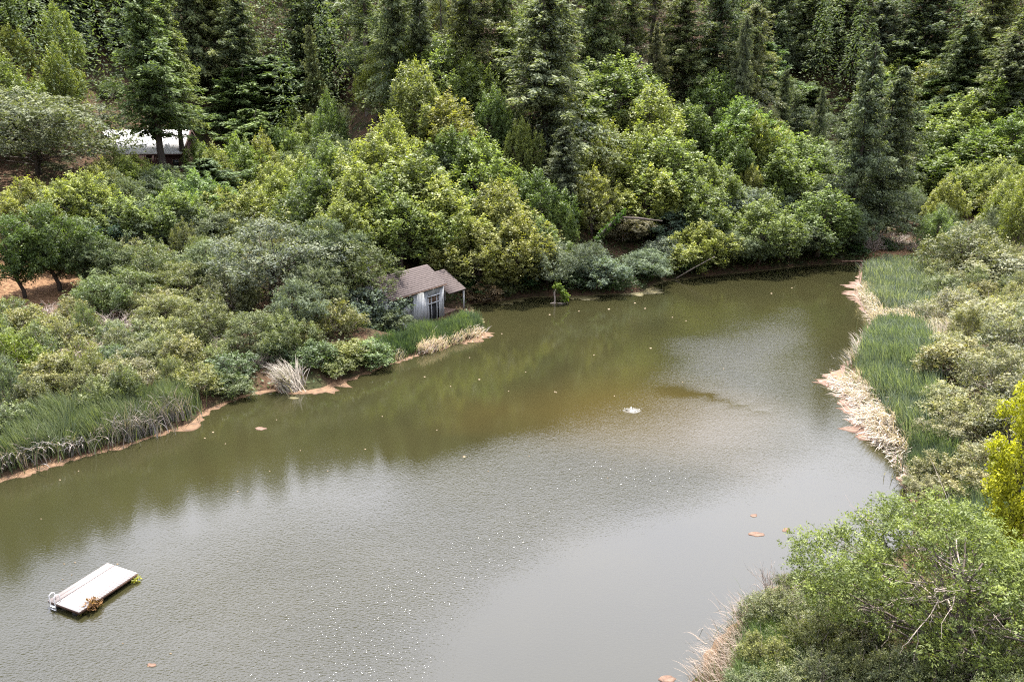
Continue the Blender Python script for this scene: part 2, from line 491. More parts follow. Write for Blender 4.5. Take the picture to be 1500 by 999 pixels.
def plant(sp_, u=None, v=None, h=None, w=None, c=None, pos=None, label=None, ci=None, dmin=None):
    """a plant whose tip is seen at photo point (u, v), h metres tall and w photo pixels wide"""
    k = pick.get(sp_, 0); pick[sp_] = k + 1
    tr, cr, H0, R0 = PR[sp_][k % len(PR[sp_])]
    if pos is None:
        pos, h = solve(u, v, h, dmin if dmin is not None else DMIN.get(sp_, 0))
    else:
        pos = np.array(pos)
    if u is None:
        u, v, _ = project(pos + np.array([0, 0, h]))
    sz = h / (H0 * 1.0)
    dep = depth_of(pos + np.array([0, 0, h * .5]))
    sx = (w * .5 * dep / F) / R0 if w else sz * (.95 + .25 * rs.rand())
    nm, cat, sn, cn = KIND[sp_]
    root = link(nm, None)
    root.empty_display_size = .3
    root.location = pos; root.scale = (sx, sx, sz); root.rotation_euler = (0, 0, rs.rand() * 6.283)
    a = link(sn, tr, root)
    if cn:
        b = link(cn, cr, root)
        cc = c or COLS[sp_][rs.randint(len(COLS[sp_])) if ci is None else ci]
        j = 1 + .10 * rs.normal()
        b.color = (cc[0] * j * (1 + .04 * rs.normal()), cc[1] * j, cc[2] * j * (1 + .08 * rs.normal()), 1)
    root['category'] = cat
    if label: root['label'] = label
    PLANTS.append(dict(sp=sp_, root=root, u=u, v=v, h=h, pos=pos, label=label, c=(cc if cn else None)))
    SPOTS.append((pos[0], pos[1], sp_, sx * R0))
    return root
# ------------------------------------------------------------------ light, sky, camera
SUN_AZ, SUN_EL = R(3), R(66)
w = bpy.data.worlds.new('World'); sc.world = w; w.use_nodes = True
nt = w.node_tree; nt.nodes.clear()
wo = N(nt, 'ShaderNodeOutputWorld'); bg = N(nt, 'ShaderNodeBackground')
sky = N(nt, 'ShaderNodeTexSky', sky_type='NISHITA'); sky.sun_disc = False
sky.sun_elevation = SUN_EL; sky.sun_rotation = SUN_AZ; sky.dust_density = 3.0; sky.altitude = 200
tc = N(nt, 'ShaderNodeTexCoord')
mp = N(nt, 'ShaderNodeMapping'); mp.inputs['Scale'].default_value = (1, 1, 2.2)
cn = N(nt, 'ShaderNodeTexNoise'); cn.inputs['Scale'].default_value = 1.6; cn.inputs['Detail'].default_value = 7; cn.inputs['Roughness'].default_value = .6
cr_ = ramp(nt, [(.36, (0, 0, 0)), (.62, (1, 1, 1))])
cm = N(nt, 'ShaderNodeMix', data_type='RGBA'); cm.inputs[7].default_value = (6.0, 6.1, 6.6, 1)
nt.links.new(tc.outputs['Generated'], mp.inputs[0]); nt.links.new(mp.outputs[0], cn.inputs['Vector'])
nt.links.new(cn.outputs['Fac'], cr_.inputs[0]); nt.links.new(cr_.outputs[0], cm.inputs[0])
nt.links.new(sky.outputs[0], cm.inputs[6])
# cloud glow added around the sun for the water to mirror
dt = N(nt, 'ShaderNodeVectorMath', operation='DOT_PRODUCT'); dt.inputs[1].default_value = (math.sin(SUN_AZ) * math.cos(SUN_EL), math.cos(SUN_AZ) * math.cos(SUN_EL), math.sin(SUN_EL))
gl = N(nt, 'ShaderNodeMapRange', interpolation_type='SMOOTHSTEP'); gl.inputs['From Min'].default_value = .55; gl.inputs['From Max'].default_value = .93
cs_ = N(nt, 'ShaderNodeMapRange'); cs_.inputs['To Min'].default_value = .75; cs_.inputs['To Max'].default_value = 1.1
ml = N(nt, 'ShaderNodeMath', operation='MULTIPLY')
nt.links.new(tc.outputs['Generated'], dt.inputs[0]); nt.links.new(dt.outputs['Value'], gl.inputs['Value'])
nt.links.new(cn.outputs['Fac'], cs_.inputs['Value']); nt.links.new(gl.outputs[0], ml.inputs[0]); nt.links.new(cs_.outputs[0], ml.inputs[1])
gm = N(nt, 'ShaderNodeMix', data_type='RGBA', blend_type='MIX'); gm.inputs[7].default_value = (17.4, 17.6, 20.6, 1)
nt.links.new(ml.outputs[0], gm.inputs[0]); nt.links.new(cm.outputs[2], gm.inputs[6]); nt.links.new(gm.outputs[2], bg.inputs[0])
bg.inputs[1].default_value = .12
nt.links.new(bg.outputs[0], wo.inputs[0])

sun = bpy.data.lights.new('sun', 'SUN'); sun.energy = 5.0; sun.angle = R(.53); sun.color = (1, .95, .87)
so = link('sun', sun)
sd = Vector((math.sin(SUN_AZ) * math.cos(SUN_EL), math.cos(SUN_AZ) * math.cos(SUN_EL), math.sin(SUN_EL)))
so.rotation_euler = (-sd).to_track_quat('-Z', 'Y').to_euler(); so.location = sd * 300

cam = bpy.data.cameras.new('camera'); co = link('camera', cam)
cam.sensor_width = 36; cam.lens = F / 1500 * 36; cam.clip_end = 3000
co.location = (0, 0, CAM_H); co.rotation_euler = (R(90) - PITCH, 0, 0)
sc.camera = co
vs = sc.view_settings
vs.view_transform = 'Standard'; vs.look = 'None'; vs.exposure = 1.72; vs.gamma = 1; vs.use_curve_mapping = False
sc.render.engine = 'CYCLES'
cy = sc.cycles
cy.max_bounces = 7; cy.diffuse_bounces = 3; cy.glossy_bounces = 3; cy.transmission_bounces = 4; cy.transparent_max_bounces = 8
cy.sample_clamp_indirect = 6; cy.caustics_reflective = False; cy.caustics_refractive = False
cy.use_denoising = False
sc.render.filter_size = 1.15; cy.pixel_filter_type = 'BLACKMAN_HARRIS'; cy.filter_width = 1.15
try:
    cy.denoiser = 'OPENIMAGEDENOISE'; cy.denoising_input_passes = 'RGB_ALBEDO_NORMAL'; cy.denoising_prefilter = 'ACCURATE'
except Exception: pass

# ------------------------------------------------------------------ terrain
def ground_mat():
    m, nt, out = new_mat('forest_floor')
    geo = N(nt, 'ShaderNodeNewGeometry')
    n1 = N(nt, 'ShaderNodeTexNoise'); n1.inputs['Scale'].default_value = .35; n1.inputs['Detail'].default_value = 8
    n2 = N(nt, 'ShaderNodeTexNoise'); n2.inputs['Scale'].default_value = 3.5; n2.inputs['Detail'].default_value = 6
    nt.links.new(geo.outputs['Position'], n1.inputs['Vector']); nt.links.new(geo.outputs['Position'], n2.inputs['Vector'])
    r1 = ramp(nt, [(.35, (.026, .030, .012)), (.52, (.050, .034, .021)), (.7, (.080, .048, .030))])  # tones darkened overall to stand for shade on the wooded slope
    r2 = ramp(nt, [(.3, (.55, .5, .45)), (.7, (1.25, 1.2, 1.15))])
    nt.links.new(n1.outputs['Fac'], r1.inputs[0]); nt.links.new(n2.outputs['Fac'], r2.inputs[0])
    a = N(nt, 'ShaderNodeAttribute', attribute_name='dry')
    r3 = ramp(nt, [(.3, (.11, .062, .034)), (.6, (.17, .105, .06)), (.75, (.14, .11, .048))])
    nt.links.new(n2.outputs['Fac'], r3.inputs[0])
    mx = N(nt, 'ShaderNodeMix', data_type='RGBA'); nt.links.new(a.outputs['Fac'], mx.inputs[0])
    nt.links.new(r1.outputs[0], mx.inputs[6]); nt.links.new(r3.outputs[0], mx.inputs[7])
    mu = N(nt, 'ShaderNodeMix', data_type='RGBA', blend_type='MULTIPLY'); mu.inputs[0].default_value = 1
    nt.links.new(mx.outputs[2], mu.inputs[6]); nt.links.new(r2.outputs[0], mu.inputs[7])
    p = N(nt, 'ShaderNodeBsdfPrincipled'); p.inputs['Roughness'].default_value = .95; p.inputs['Specular IOR Level'].default_value = .1
    nt.links.new(mu.outputs[2], p.inputs['Base Color'])
    b = N(nt, 'ShaderNodeBump'); b.inputs['Distance'].default_value = .25; b.inputs['Strength'].default_value = .7
    nt.links.new(n2.outputs['Fac'], b.inputs['Height']); nt.links.new(b.outputs[0], p.inputs['Normal'])
    nt.links.new(p.outputs[0], out.inputs[0])
    return m

def gridmesh(xs, ys):
    nx, ny = len(xs), len(ys)
    X, Y = np.meshgrid(xs, ys)
    i = np.arange(nx * ny).reshape(ny, nx)
    Q = np.stack([i[:-1, :-1], i[:-1, 1:], i[1:, 1:], i[1:, :-1]], -1).reshape(-1, 4)
    return X.ravel(), Y.ravel(), Q

xs = np.concatenate([np.arange(-700, -160, 30), np.arange(-160, 161, 1.25), np.arange(180, 701, 30)])
ys = np.concatenate([np.arange(-400, -60, 30), np.arange(-60, 0, 5), np.arange(0, 175, 1.25), np.arange(175, 300, 4), np.arange(300, 901, 30)])
X, Y, Q = gridmesh(xs, ys)
Z = height(X, Y)
me = mesh_from('terrain', np.stack([X, Y, Z], 1), Q, ground_mat(), smooth=True)
dry = np.zeros(len(X))
for (u, v, rad) in ((20, 402, 13), (60, 408, 8), (-60, 400, 20), (1310, 372, 5), (1290, 374, 4)):
    g = ground_hit(u, v); dry = np.maximum(dry, 1 - sstep(rad * .6, rad * 1.2, np.hypot(X - g[0], Y - g[1])))
a = me.attributes.new('dry', 'FLOAT', 'POINT'); a.data.foreach_set('value', dry.astype(np.float32))
tag(link('terrain', me), 'wooded hillside rising from the pond, covered in reddish leaf litter', 'hillside', kind='structure')

# ------------------------------------------------------------------ water
def water_mat():
    m, nt, out = new_mat('pond_water')
    geo = N(nt, 'ShaderNodeNewGeometry')
    rip = N(nt, 'ShaderNodeAttribute', attribute_name='ripple')
    plu = N(nt, 'ShaderNodeAttribute', attribute_name='plume')
    nb = N(nt, 'ShaderNodeTexNoise'); nb.inputs['Scale'].default_value = .07; nb.inputs['Detail'].default_value = 4
    nt.links.new(geo.outputs['Position'], nb.inputs['Vector'])
    rb = ramp(nt, [(.3, (.0165, .0160, .0068)), (.7, (.0215, .0200, .0080))])
    nt.links.new(nb.outputs['Fac'], rb.inputs[0])
    mx = N(nt, 'ShaderNodeMix', data_type='RGBA'); mx.inputs[7].default_value = (.034, .026, .0085, 1)
    nt.links.new(plu.outputs['Fac'], mx.inputs[0]); nt.links.new(rb.outputs[0], mx.inputs[6])
    p = N(nt, 'ShaderNodeBsdfPrincipled'); p.inputs['Roughness'].default_value = .022
    p.inputs['IOR'].default_value = 1.34; p.inputs['Specular IOR Level'].default_value = 1.0
    nt.links.new(mx.outputs[2], p.inputs['Base Color'])
    mp = N(nt, 'ShaderNodeMapping'); mp.inputs['Rotation'].default_value = (0, 0, R(25)); mp.inputs['Scale'].default_value = (1, 1.7, 1)
    nt.links.new(geo.outputs['Position'], mp.inputs[0])
    h = None
    for sc_, amp, dt in ((4.8, .056, 3.0), (.9, .026, 2.0)):
        n = N(nt, 'ShaderNodeTexNoise'); n.inputs['Scale'].default_value = sc_; n.inputs['Detail'].default_value = dt
        nt.links.new(mp.outputs[0], n.inputs['Vector'])
        k = N(nt, 'ShaderNodeMath', operation='MULTIPLY'); k.inputs[1].default_value = amp
        nt.links.new(n.outputs['Fac'], k.inputs[0])
        if h is None: h = k
        else:
            ad = N(nt, 'ShaderNodeMath', operation='ADD'); nt.links.new(h.outputs[0], ad.inputs[0]); nt.links.new(k.outputs[0], ad.inputs[1]); h = ad
    mr = N(nt, 'ShaderNodeMath', operation='MULTIPLY'); nt.links.new(h.outputs[0], mr.inputs[0]); nt.links.new(rip.outputs['Fac'], mr.inputs[1])
    b = N(nt, 'ShaderNodeBump'); b.inputs['Strength'].default_value = 1; b.inputs['Distance'].default_value = 1
    nt.links.new(mr.outputs[0], b.inputs['Height']); nt.links.new(b.outputs[0], p.inputs['Normal'])
    nt.links.new(p.outputs[0], out.inputs[0])
    return m

AER = at_z(922, 601)
X, Y, Q = gridmesh(np.arange(-170, 120, 1.5), np.arange(-80, 160, 1.5))
P2 = np.stack([X, Y], 1); s = -sdist(P2)
def seg_d(a, b):
    a = np.array(a[:2]); b = np.array(b[:2]); ab = b - a
    t = np.clip(((P2 - a) @ ab) / (ab @ ab), 0, 1)
    return np.hypot(*(P2 - a - t[:, None] * ab).T)
left_d = np.minimum.reduce([seg_d(SHORE[i], SHORE[i + 1]) for i in range(2, 33)])
right_d = np.minimum.reduce([seg_d(SHORE[i], SHORE[i + 1]) for i in range(36, len(SHORE) - 4)])
lo = wob(X, Y, .16); lo2 = wob(X + 50, Y * 1.6, .4)
rp = .055 + .945 * sstep(17, 33, left_d + 4 * lo)                          # wind reaches the open water, the wooded bank shelters
rp *= .16 + .84 * sstep(5, 13, right_d - 2.5 * (Y < 62) * sstep(62, 40, Y) + 2.5 * lo)        # lee of the right bank
far = at_z(1110, 490); rp = np.maximum(rp, .5 * np.exp(-((X - far[0]) / 14) ** 2 - ((Y - far[1]) / 20) ** 2))
rp *= .8 + .25 * lo2
wk = np.minimum(seg_d(at_z(985, 572), at_z(1045, 580)), seg_d(at_z(1045, 580), at_z(1115, 603)))
rp *= .15 + .85 * sstep(.6, 1.8, wk)
dxa, dya = X - AER[0], Y - AER[1]
ra = np.hypot(dxa * .75, dya) * (1 + .25 * lo)
rp *= .35 + .65 * sstep(6, 13, ra)
pl = (1 - sstep(3, 14, np.hypot((dxa - 1) * .8, dya + 1) * (1 + .3 * lo + .12 * lo2)))
me = mesh_from('pond_water', np.stack([X, Y, np.zeros(len(X))], 1), Q, water_mat(), smooth=True)
a = me.attributes.new('ripple', 'FLOAT', 'POINT'); a.data.foreach_set('value', np.clip(rp, .03, 1.2).astype(np.float32))
a = me.attributes.new('plume', 'FLOAT', 'POINT'); a.data.foreach_set('value', np.clip(pl, 0, 1).astype(np.float32))
tag(link('pond_water', me), 'murky olive pond water, mirror calm by the trees and wind rippled in the open', 'pond', kind='structure')

# ------------------------------------------------------------------ plants seen in the photograph
# firs on the slope: tip u, v, height, width (photo px)
FIRS = [(38, -110, 33, 150), (118, -70, 32, 130), (-40, -60, 30, 120), (300, -90, 34, 110), (345, -10, 28, 95), (470, -80, 34, 95),
        (575, -60, 34, 90), (612, -30, 30, 70), (690, -90, 34, 110), (735, -50, 30, 80), (880, -70, 34, 100), (925, -40, 30, 80),
        (1010, -30, 30, 105), (1060, -50, 33, 95), (1108, 5, 28, 90), (1145, -40, 30, 85), (1190, -70, 34, 95), (1250, -60, 34, 100),
        (1300, -20, 30, 80), (1370, -50, 34, 130), (1470, -40, 32, 100), (1525, -10, 30, 110), (1425, 25, 28, 100), (1490, 50, 25, 90),
        (430, -40, 30, 80), (1340, 30, 24, 70), (255, -100, 34, 100), (800, -95, 34, 100), (180, -30, 30, 90), (0, 20, 26, 90)]
for u, v, h, w_ in FIRS: plant('fir', u, v, h, w_ * 1.28, dmin=176 if u < 340 else 152 if u < 1000 else 166)
for u, v, h, w_ in [(426, -110, 34, 120), (525, -90, 34, 140), (642, -130, 36, 60), (962, -90, 35, 120), (1405, 60, 24, 60)]:
    plant('thinfir', u, v, h, w_, dmin=150)
plant('fir', 803, -12, 33, 215, label='great dark fir towering in the middle, its crown spreading in front of yellow-green bays')
g = ground_hit(1240, 364); plant('fir', pos=g, h=39, w=125, ci=1, label='dark pointed fir at the head of the pond, left one of a close pair')
g = ground_hit(1282, 356); plant('fir', pos=g, h=35, w=135, ci=3, label='broad dark fir at the head of the pond, right one of a close pair')
plant('fir', 828, 185, 17, 95, label='small slender dark fir with a bare lower trunk standing below the great fir')
# two tall firs in front of the white-roofed house, bare trunks below
PR['highfir'] = [proto_fir(8, 34, 7.5, .27, 230), proto_fir(9, 33, 7.0, .27, 210)]
KIND['highfir'] = KIND['fir']; COLS['highfir'] = [(.110, .138, .060)]
g = ground_hit(243, 276)
plant('highfir', pos=g, h=35, w=165, label='tall fir before the white-roofed house, nearer one of two with bare trunks')
g = ground_hit(260, 262); g[1] += 4; g[2] = hz(g[0], g[1])
plant('highfir', pos=g, h=34, w=110, label='tall fir before the white-roofed house, farther one of two with bare trunks')
for u, v, h, w_ in [(393, 82, 17, 120), (338, 100, 15, 75), (300, 232, 10, 85), (365, 160, 13, 80), (1120, 60, 16, 70), (1300, 110, 17, 75), (1380, 150, 14, 80),
                    (1345, 60, 17, 80), (1455, 100, 15, 80), (1400, 100, 16, 80), (1190, 120, 13, 60)]:
    plant('softfir', u, v, h, w_ * 1.75)
PR['round'] = [proto_broad(81, 12, 4.0, 46, 560, .28, .13, False, .26, 'leaf', 'darkbark', (.7, 1.2), 1)]; KIND['round'] = ('leafy_tree', 'tree', 'trunk', 'crown'); COLS['round'] = [(.075, .11, .036)]
plant('round', 60, 287, 12, 100, label='round-crowned green tree on a slim dark trunk beside the dry clearing')
plant('round', 8, 305, 11, 90, label='bushy green tree cut by the picture edge above the dry clearing')
BAYS = [(118, 250, 9, 80), (285, 252, 9, 80), (250, 275, 8, 70), (175, 285, 8, 75), (320, 275, 8, 80), (365, 270, 9, 80), (465, 250, 10, 80), (140, 300, 7, 70), (608, 88, 15, 85), (645, 55, 15, 95), (690, 82, 14, 75), (655, 135, 13, 85), (722, 128, 13, 60), (572, 165, 12, 70), (545, 195, 13, 105),
        (612, 222, 13, 110), (662, 185, 12, 85), (645, 262, 12, 100), (702, 200, 13, 95), (520, 232, 12, 80), (730, 262, 12, 95), (585, 285, 10, 95),
        (690, 290, 9, 80), (770, 300, 9, 80), (440, 225, 10, 75), (345, 200, 11, 65), (408, 248, 10, 75), (560, 250, 11, 80),
        (905, 80, 16, 130), (958, 128, 15, 85), (938, 185, 13, 85), (985, 198, 14, 120), (1048, 105, 14, 75), (1085, 145, 14, 95), (1012, 250, 11, 95),
        (950, 245, 11, 85), (1105, 165, 14, 80), (1172, 198, 13, 120), (1218, 240, 11, 85), (1140, 208, 13, 95), (1042, 235, 11, 95),
        (890, 180, 13, 70), (870, 250, 10, 70), (1310, 92, 14, 75), (1375, 88, 15, 90), (1432, 135, 14, 100), (1490, 165, 14, 100), (1445, 195, 13, 100),
        (1480, 95, 14, 90), (0, 82, 12, 70), (480, 205, 12, 70), (1290, 160, 13, 70), (1340, 130, 13, 80), (785, 250, 11, 70), (500, 290, 9, 80)]
for u, v, h, w_ in [(182, 230, 8, 60), (150, 236, 8, 65), (216, 238, 7, 55), (85, 262, 8, 80), (35, 262, 8, 90), (310, 215, 11, 70), (1342, 238, 10, 75),
                    (1425, 240, 11, 80), (1472, 232, 11, 90), (1500, 262, 9, 80), (1365, 262, 8, 60), (405, 185, 11, 75), (450, 170, 12, 80), (600, 60, 15, 85), (1010, 150, 13, 80), (1075, 200, 12, 80), (166, 214, 9, 55), (196, 226, 8, 50), (238, 246, 8, 50), (290, 206, 8, 52)]:
    plant('bay', u, v, h, w_, dmin=95 if u < 330 else None)
for kd, u, v, h, w_ in [('bay', 700, 424, 10.5, 110), ('bay', 755, 422, 11.5, 105), ('oak', 800, 418, 8.0, 90), ('bay', 672, 405, 10, 95), ('bay', 780, 400, 10, 90), ('oak', 735, 398, 10, 90),
                        ('oak', 945, 408, 5.5, 80), ('bay', 1025, 396, 8.5, 90), ('oak', 1068, 390, 7, 85), ('bay', 1110, 386, 12, 105), ('oak', 1152, 380, 8.5, 95), ('bay', 1195, 377, 13, 110), ('oak', 1228, 372, 10, 85), ('oak', 860, 412, 7, 70)]:
    g = ground_hit(u, v); plant(kd, pos=g, h=h, w=w_)
for i, (u, v, h, w_) in enumerate(BAYS): plant('bay', u, v, h * 1.15, w_ * (1.12 + .22 * rs.rand()))
plant('bay', 1400, 190, 14, 95, label='leafy yellow-green tree with pale upper twigs standing above the right bank reeds')
OAKS = [(160, 246, 8, 85), (215, 250, 7, 80), (95, 262, 8, 90), (480, 190, 11, 95), (470, 310, 10, 100), (640, 205, 10, 80), (1160, 55, 12, 75), (1130, 100, 12, 100),
        (1168, 150, 11, 100), (1200, 190, 10, 90), (890, 45, 11, 70), (980, 75, 11, 70), (200, 290, 8, 90), (270, 290, 8, 80), (310, 300, 8, 90), (110, 330, 8, 90),
        (235, 235, 8, 75), (1360, 220, 10, 80), (175, 240, 6, 90), (115, 270, 8, 80)]
for u, v, h, w_ in OAKS: plant('oak', u, v, h, w_)
plant('oak', 28, 120, 15, 230, c=(.110, .124, .076), label='huge grey-green oak left of the white-roofed house, a rounded pale crown')
plant('oak', 390, 313, 11, 155, c=(.115, .132, .088), label='grey-green oak with several dark trunks between the shrubs and the boathouse')
bp = (-22.0, 92.6); plant('oak', pos=(bp[0], bp[1], hz(*bp)), h=12.0, w=135, c=(.080, .102, .052), label='rounded dark oak leaning over the left end of the boathouse roof')
bp = (-18.8, 88.9); plant('silver', pos=(bp[0], bp[1], hz(*bp)), h=6.4, w=100, c=(.105, .130, .080), label='rounded grey-green bush hiding the left end of the boathouse')
bp = (-16.3, 88.4); plant('silver', pos=(bp[0], bp[1], hz(*bp)), h=4.0, w=62, c=(.09, .118, .066), label='lower grey-green bush between the boathouse corner and its reeds')
for k_, (x_, y_, h_) in enumerate([(-86, 161, 4.5), (-79, 164, 5), (-71, 162, 4.5), (-64, 165, 5), (-57, 160, 4.5), (-90, 152, 4), (-52, 152, 5), (-75, 172, 6), (-60, 174, 6)]):
    plant('shrub' if k_ < 7 else 'oak', pos=(x_, y_, hz(x_, y_)), h=h_, c=(.075, .10, .045))
plant('silver', 880, 372, 5.5, 78, label='silvery bush overhanging the water right of the vine-covered stump')
plant('silver', 985, 292, 8, 92, label='silvery tree at the end of the fallen trunk')
plant('silver', 1085, 270, 8, 105, label='silvery bush on the far bank above the slanting bare pole')
plant('silver', 1135, 262, 8, 90, label='silvery bush on the far bank beneath a yellow-green bay')
plant('silver', 975, 345, 5, 60, label='small silvery bush hanging below the fallen trunk')
plant('silver', 915, 305, 6, 70, c=(.16, .15, .10), label='pale dried bush above the ivy-covered leaning trunk')
plant('willow', 1378, 205, 13, 110, c=(.12, .135, .06), label='airy pale green willow with dark stems at the back of the right reeds')
plant('willow', 1430, 330, 8.5, 125, c=(.15, .145, .07), label='yellow-grey willow bush with bare twigs showing, beside the back reeds')
plant('willow', 1486, 285, 8, 70, c=(.15, .18, .03), label='vivid yellow-green young tree cut by the right picture edge high up')
# shrubs of the right bank
for u, v, h, w_, ci in [(1480, 372, 4.5, 110, 0), (1400, 425, 3.8, 95, 1), (1455, 435, 4.2, 120, 3), (1500, 455, 4.5, 110, 0), (1410, 500, 3.4, 110, 3), (1470, 510, 4, 120, 1),
                        (1392, 560, 2.8, 90, 1), (1445, 575, 3.6, 120, 3), (1490, 590, 3.6, 90, 0), (1400, 612, 2.6, 100, 1), (1460, 640, 3, 100, 3), (1375, 660, 2.2, 70, 1),
                        (1430, 690, 2.4, 90, 3), (1360, 700, 1.6, 60, 1), (1385, 395, 4, 60, 2), (1440, 375, 3.6, 80, 3), (1520, 540, 4, 100, 1)]:
    plant('rshrub', u, v, h, w_, ci=ci)
for u, v, h, w_, c, l in [(538, 500, 2.4, 75, (.09, .13, .05), 'green shrub between the grey-green bush and the darker reeds'), (338, 545, 2.2, 70, (.09, .115, .045), 'green shrub left of the dry grass clump, near the shore'),
                          (330, 515, 2.8, 85, (.08, .11, .05), 'green shrub above and left of the dry grass clump'), (405, 492, 2.6, 70, (.07, .10, .045), 'dull green shrub just above the dry grass clump'),
                          (462, 500, 2.6, 70, (.085, .12, .06), 'blue-green shrub right of the dry grass clump'), (495, 515, 2.2, 70, (.12, .14, .05), 'yellow-green shrub above the orange scum patch')]:
    plant('shrub', u, v, h, w_, c=c, label=l)
# far bank undergrowth bushes
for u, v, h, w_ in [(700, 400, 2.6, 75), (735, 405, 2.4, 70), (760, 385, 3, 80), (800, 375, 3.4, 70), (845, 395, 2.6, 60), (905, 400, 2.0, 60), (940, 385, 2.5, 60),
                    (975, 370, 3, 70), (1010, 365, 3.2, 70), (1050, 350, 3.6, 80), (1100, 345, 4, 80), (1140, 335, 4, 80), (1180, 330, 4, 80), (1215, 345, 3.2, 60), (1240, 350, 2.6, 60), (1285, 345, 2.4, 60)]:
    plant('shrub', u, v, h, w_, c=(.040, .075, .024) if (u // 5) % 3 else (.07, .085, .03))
g = ground_hit(708, 437); plant('shrub', pos=g, h=3.0, w=62, c=(.15, .11, .07), label='reddish brown bush by the water right of the boathouse porch')
# left bank
for u, v, h, w_, c, l in [(10, 488, 3.8, 90, (.135, .17, .03), 'bright yellow-green shrub at the left picture edge behind the reeds'),
                          (70, 520, 3.2, 95, (.16, .155, .06), 'yellowish shrub behind the tall left reeds'),
                          (485, 435, 4.2, 85, (.13, .135, .05), 'yellow-green shrub standing left of the grey-green bush by the boathouse'),
                          (95, 355, 3.5, 80, (.07, .10, .06), 'blue-green shrub beside the slim-trunked tree of the clearing'),
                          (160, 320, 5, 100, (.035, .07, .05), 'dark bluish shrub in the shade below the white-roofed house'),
                          (515, 500, 2.4, 80, (.14, .15, .05), 'low yellow-green shrub on the bank left of the boathouse reeds'),
                          (285, 530, 3, 90, (.14, .15, .05), 'yellowish shrub at the right end of the tall left reeds')]:
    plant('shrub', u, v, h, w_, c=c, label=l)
for kd, u, v, h, w_ in [('willow', 215, 352, 6.5, 90), ('willow', 262, 378, 6, 85), ('oak', 300, 345, 7.5, 95), ('willow', 330, 398, 6, 85), ('willow', 178, 388, 5.5, 85), ('willow', 138, 404, 4.8, 80),
                        ('willow', 240, 425, 5, 85), ('oak', 462, 375, 7, 85), ('willow', 300, 440, 5, 80), ('oak', 430, 405, 6.5, 80), ('willow', 360, 450, 5, 80), ('willow', 420, 462, 4.5, 75), ('oak', 145, 345, 7, 90)]:
    plant(kd, u, v, h, w_, dmin=60)
plant('dead', 380, 508, 2.2, 36, label='bleached dead twigs low among shrubs above the dry grass clump')
plant('dead', 165, 452, 2.4, 85, label='pale dead branches among the left bank shrubs')
plant('dead', 120, 495, 2.2, 85, label='tangle of dead grey twigs behind the tall left reeds')
plant('dead', 70, 440, 2, 60, label='bleached dead branches below the dry clearing')
plant('dead', 1320, 335, 3, 60, label='grey heap of dead branches at the far end of the pond')
plant('dead', 1285, 325, 6, 45, label='bare arching branches over the far end of the pond')
for i, (u, v, w_) in enumerate([(1380, 470, 70), (1410, 462, 70), (1350, 480, 55), (1345, 345, 40)]):
    plant('dead', u, v, 1.8 if i < 3 else 3, w_, label=['dry straw-coloured brush, middle of three behind the right reeds', 'dry straw-coloured brush, farthest right of three behind the right reeds',
                                    'dry straw-coloured brush touching the back of the right reeds', 'bare twigs tangled in the airy willow'][i])

# ------------------------------------------------------------------ filling plants between them
CLEAR = [(-5, 380, 100, 425), (560, 380, 712, 520), (150, 185, 290, 240), (60, 215, 110, 245), (225, 195, 270, 275), (690, 425, 1300, 470), (1275, 360, 1345, 395), (370, 535, 480, 580), (495, 390, 560, 405)]
def blocked(u, v0, v1, w_):
    for a, b, c, d in CLEAR:
        if u + w_ * .5 > a and u - w_ * .5 < c and v1 > b and v0 < d: return True
    return False

def spaced(x, y, dmin):
    return all((x - a) ** 2 + (y - b) ** 2 > max(dmin, .55 * (r_ + dmin * .5)) ** 2 for a, b, k_, r_ in SPOTS)

def fill(x0, x1, y0, y1, step, test, make, limit, skipclear=False):
    n = 0
    pts = [(x + (rs.rand() - .5) * step * .8, y + (rs.rand() - .5) * step * .8) for y in np.arange(y0, y1, step) for x in np.arange(x0, x1, step)]
    P = np.array(pts); S_ = sdist(P); H_ = height(P[:, 0], P[:, 1])
    for (x, y), s_, h_ in zip(pts, S_, H_):
        if n >= limit: break
        sp_, hh, dmin, wm = make(x, y, s_)
        if not test(x, y, s_) or not spaced(x, y, dmin): continue
        u, v, z = project((x, y, h_ + hh)); ub, vb, zb = project((x, y, h_))
        if z < 10 or u < -30 or u > 1530 or vb < -10 or v > 1010 or vb > 1200: continue
        if v < -160: continue
        if blocked(u, v, vb, wm * F / z): continue
        plant(sp_, pos=(x, y, h_), h=hh, w=wm * F / z); n += 1
    return n

def mk_left(x, y, s_):
    k = rs.rand()
    if s_ > 26 and k < .35: return 'willow', 4.5 + 2 * rs.rand(), 3.2, 4.6
    if k > .93: return 'dead', 1.8 + 1.2 * rs.rand(), 2.0, 4.0
    return 'shrub', 2.2 + 2.4 * rs.rand() ** 1.2 + min(s_, 20) * .03, 2.2, 3.6 + 2.6 * rs.rand()
hp = ray(215, 226); hp = hp * (143 / hp[1])
for k_ in range(-12, 13, 6): SPOTS.append((hp[0] + k_, 154.0, 'house', 13.0)); SPOTS.append((hp[0] + k_, 168.0, 'house', 11.0))
n1 = fill(-95, -10, 40, 125, 3.3, lambda x, y, s_: 4.5 < s_ < 48 and x < -14, mk_left, 88)
def mk_hill(x, y, s_):
    k = rs.rand()
    if s_ < 22: return ('bay', 7 + 4 * rs.rand(), 4.0, 6) if k < .5 else ('oak', 6 + 3 * rs.rand(), 4, 6.5)
    if y > 158 and k < .45 + .004 * s_: return 'fir', 20 + 10 * rs.rand(), 6.0, 8
    if k < .85: return 'bay', 11 + 5 * rs.rand(), 5.5, 7.5
    return 'oak', 9 + 3 * rs.rand(), 5.5, 8.5
n2 = fill(-170, 170, 90, 250, 7.5, lambda x, y, s_: s_ > 9 and (x > -18 or s_ > 48) and not (x > 40 and y < 118), mk_hill, 74)
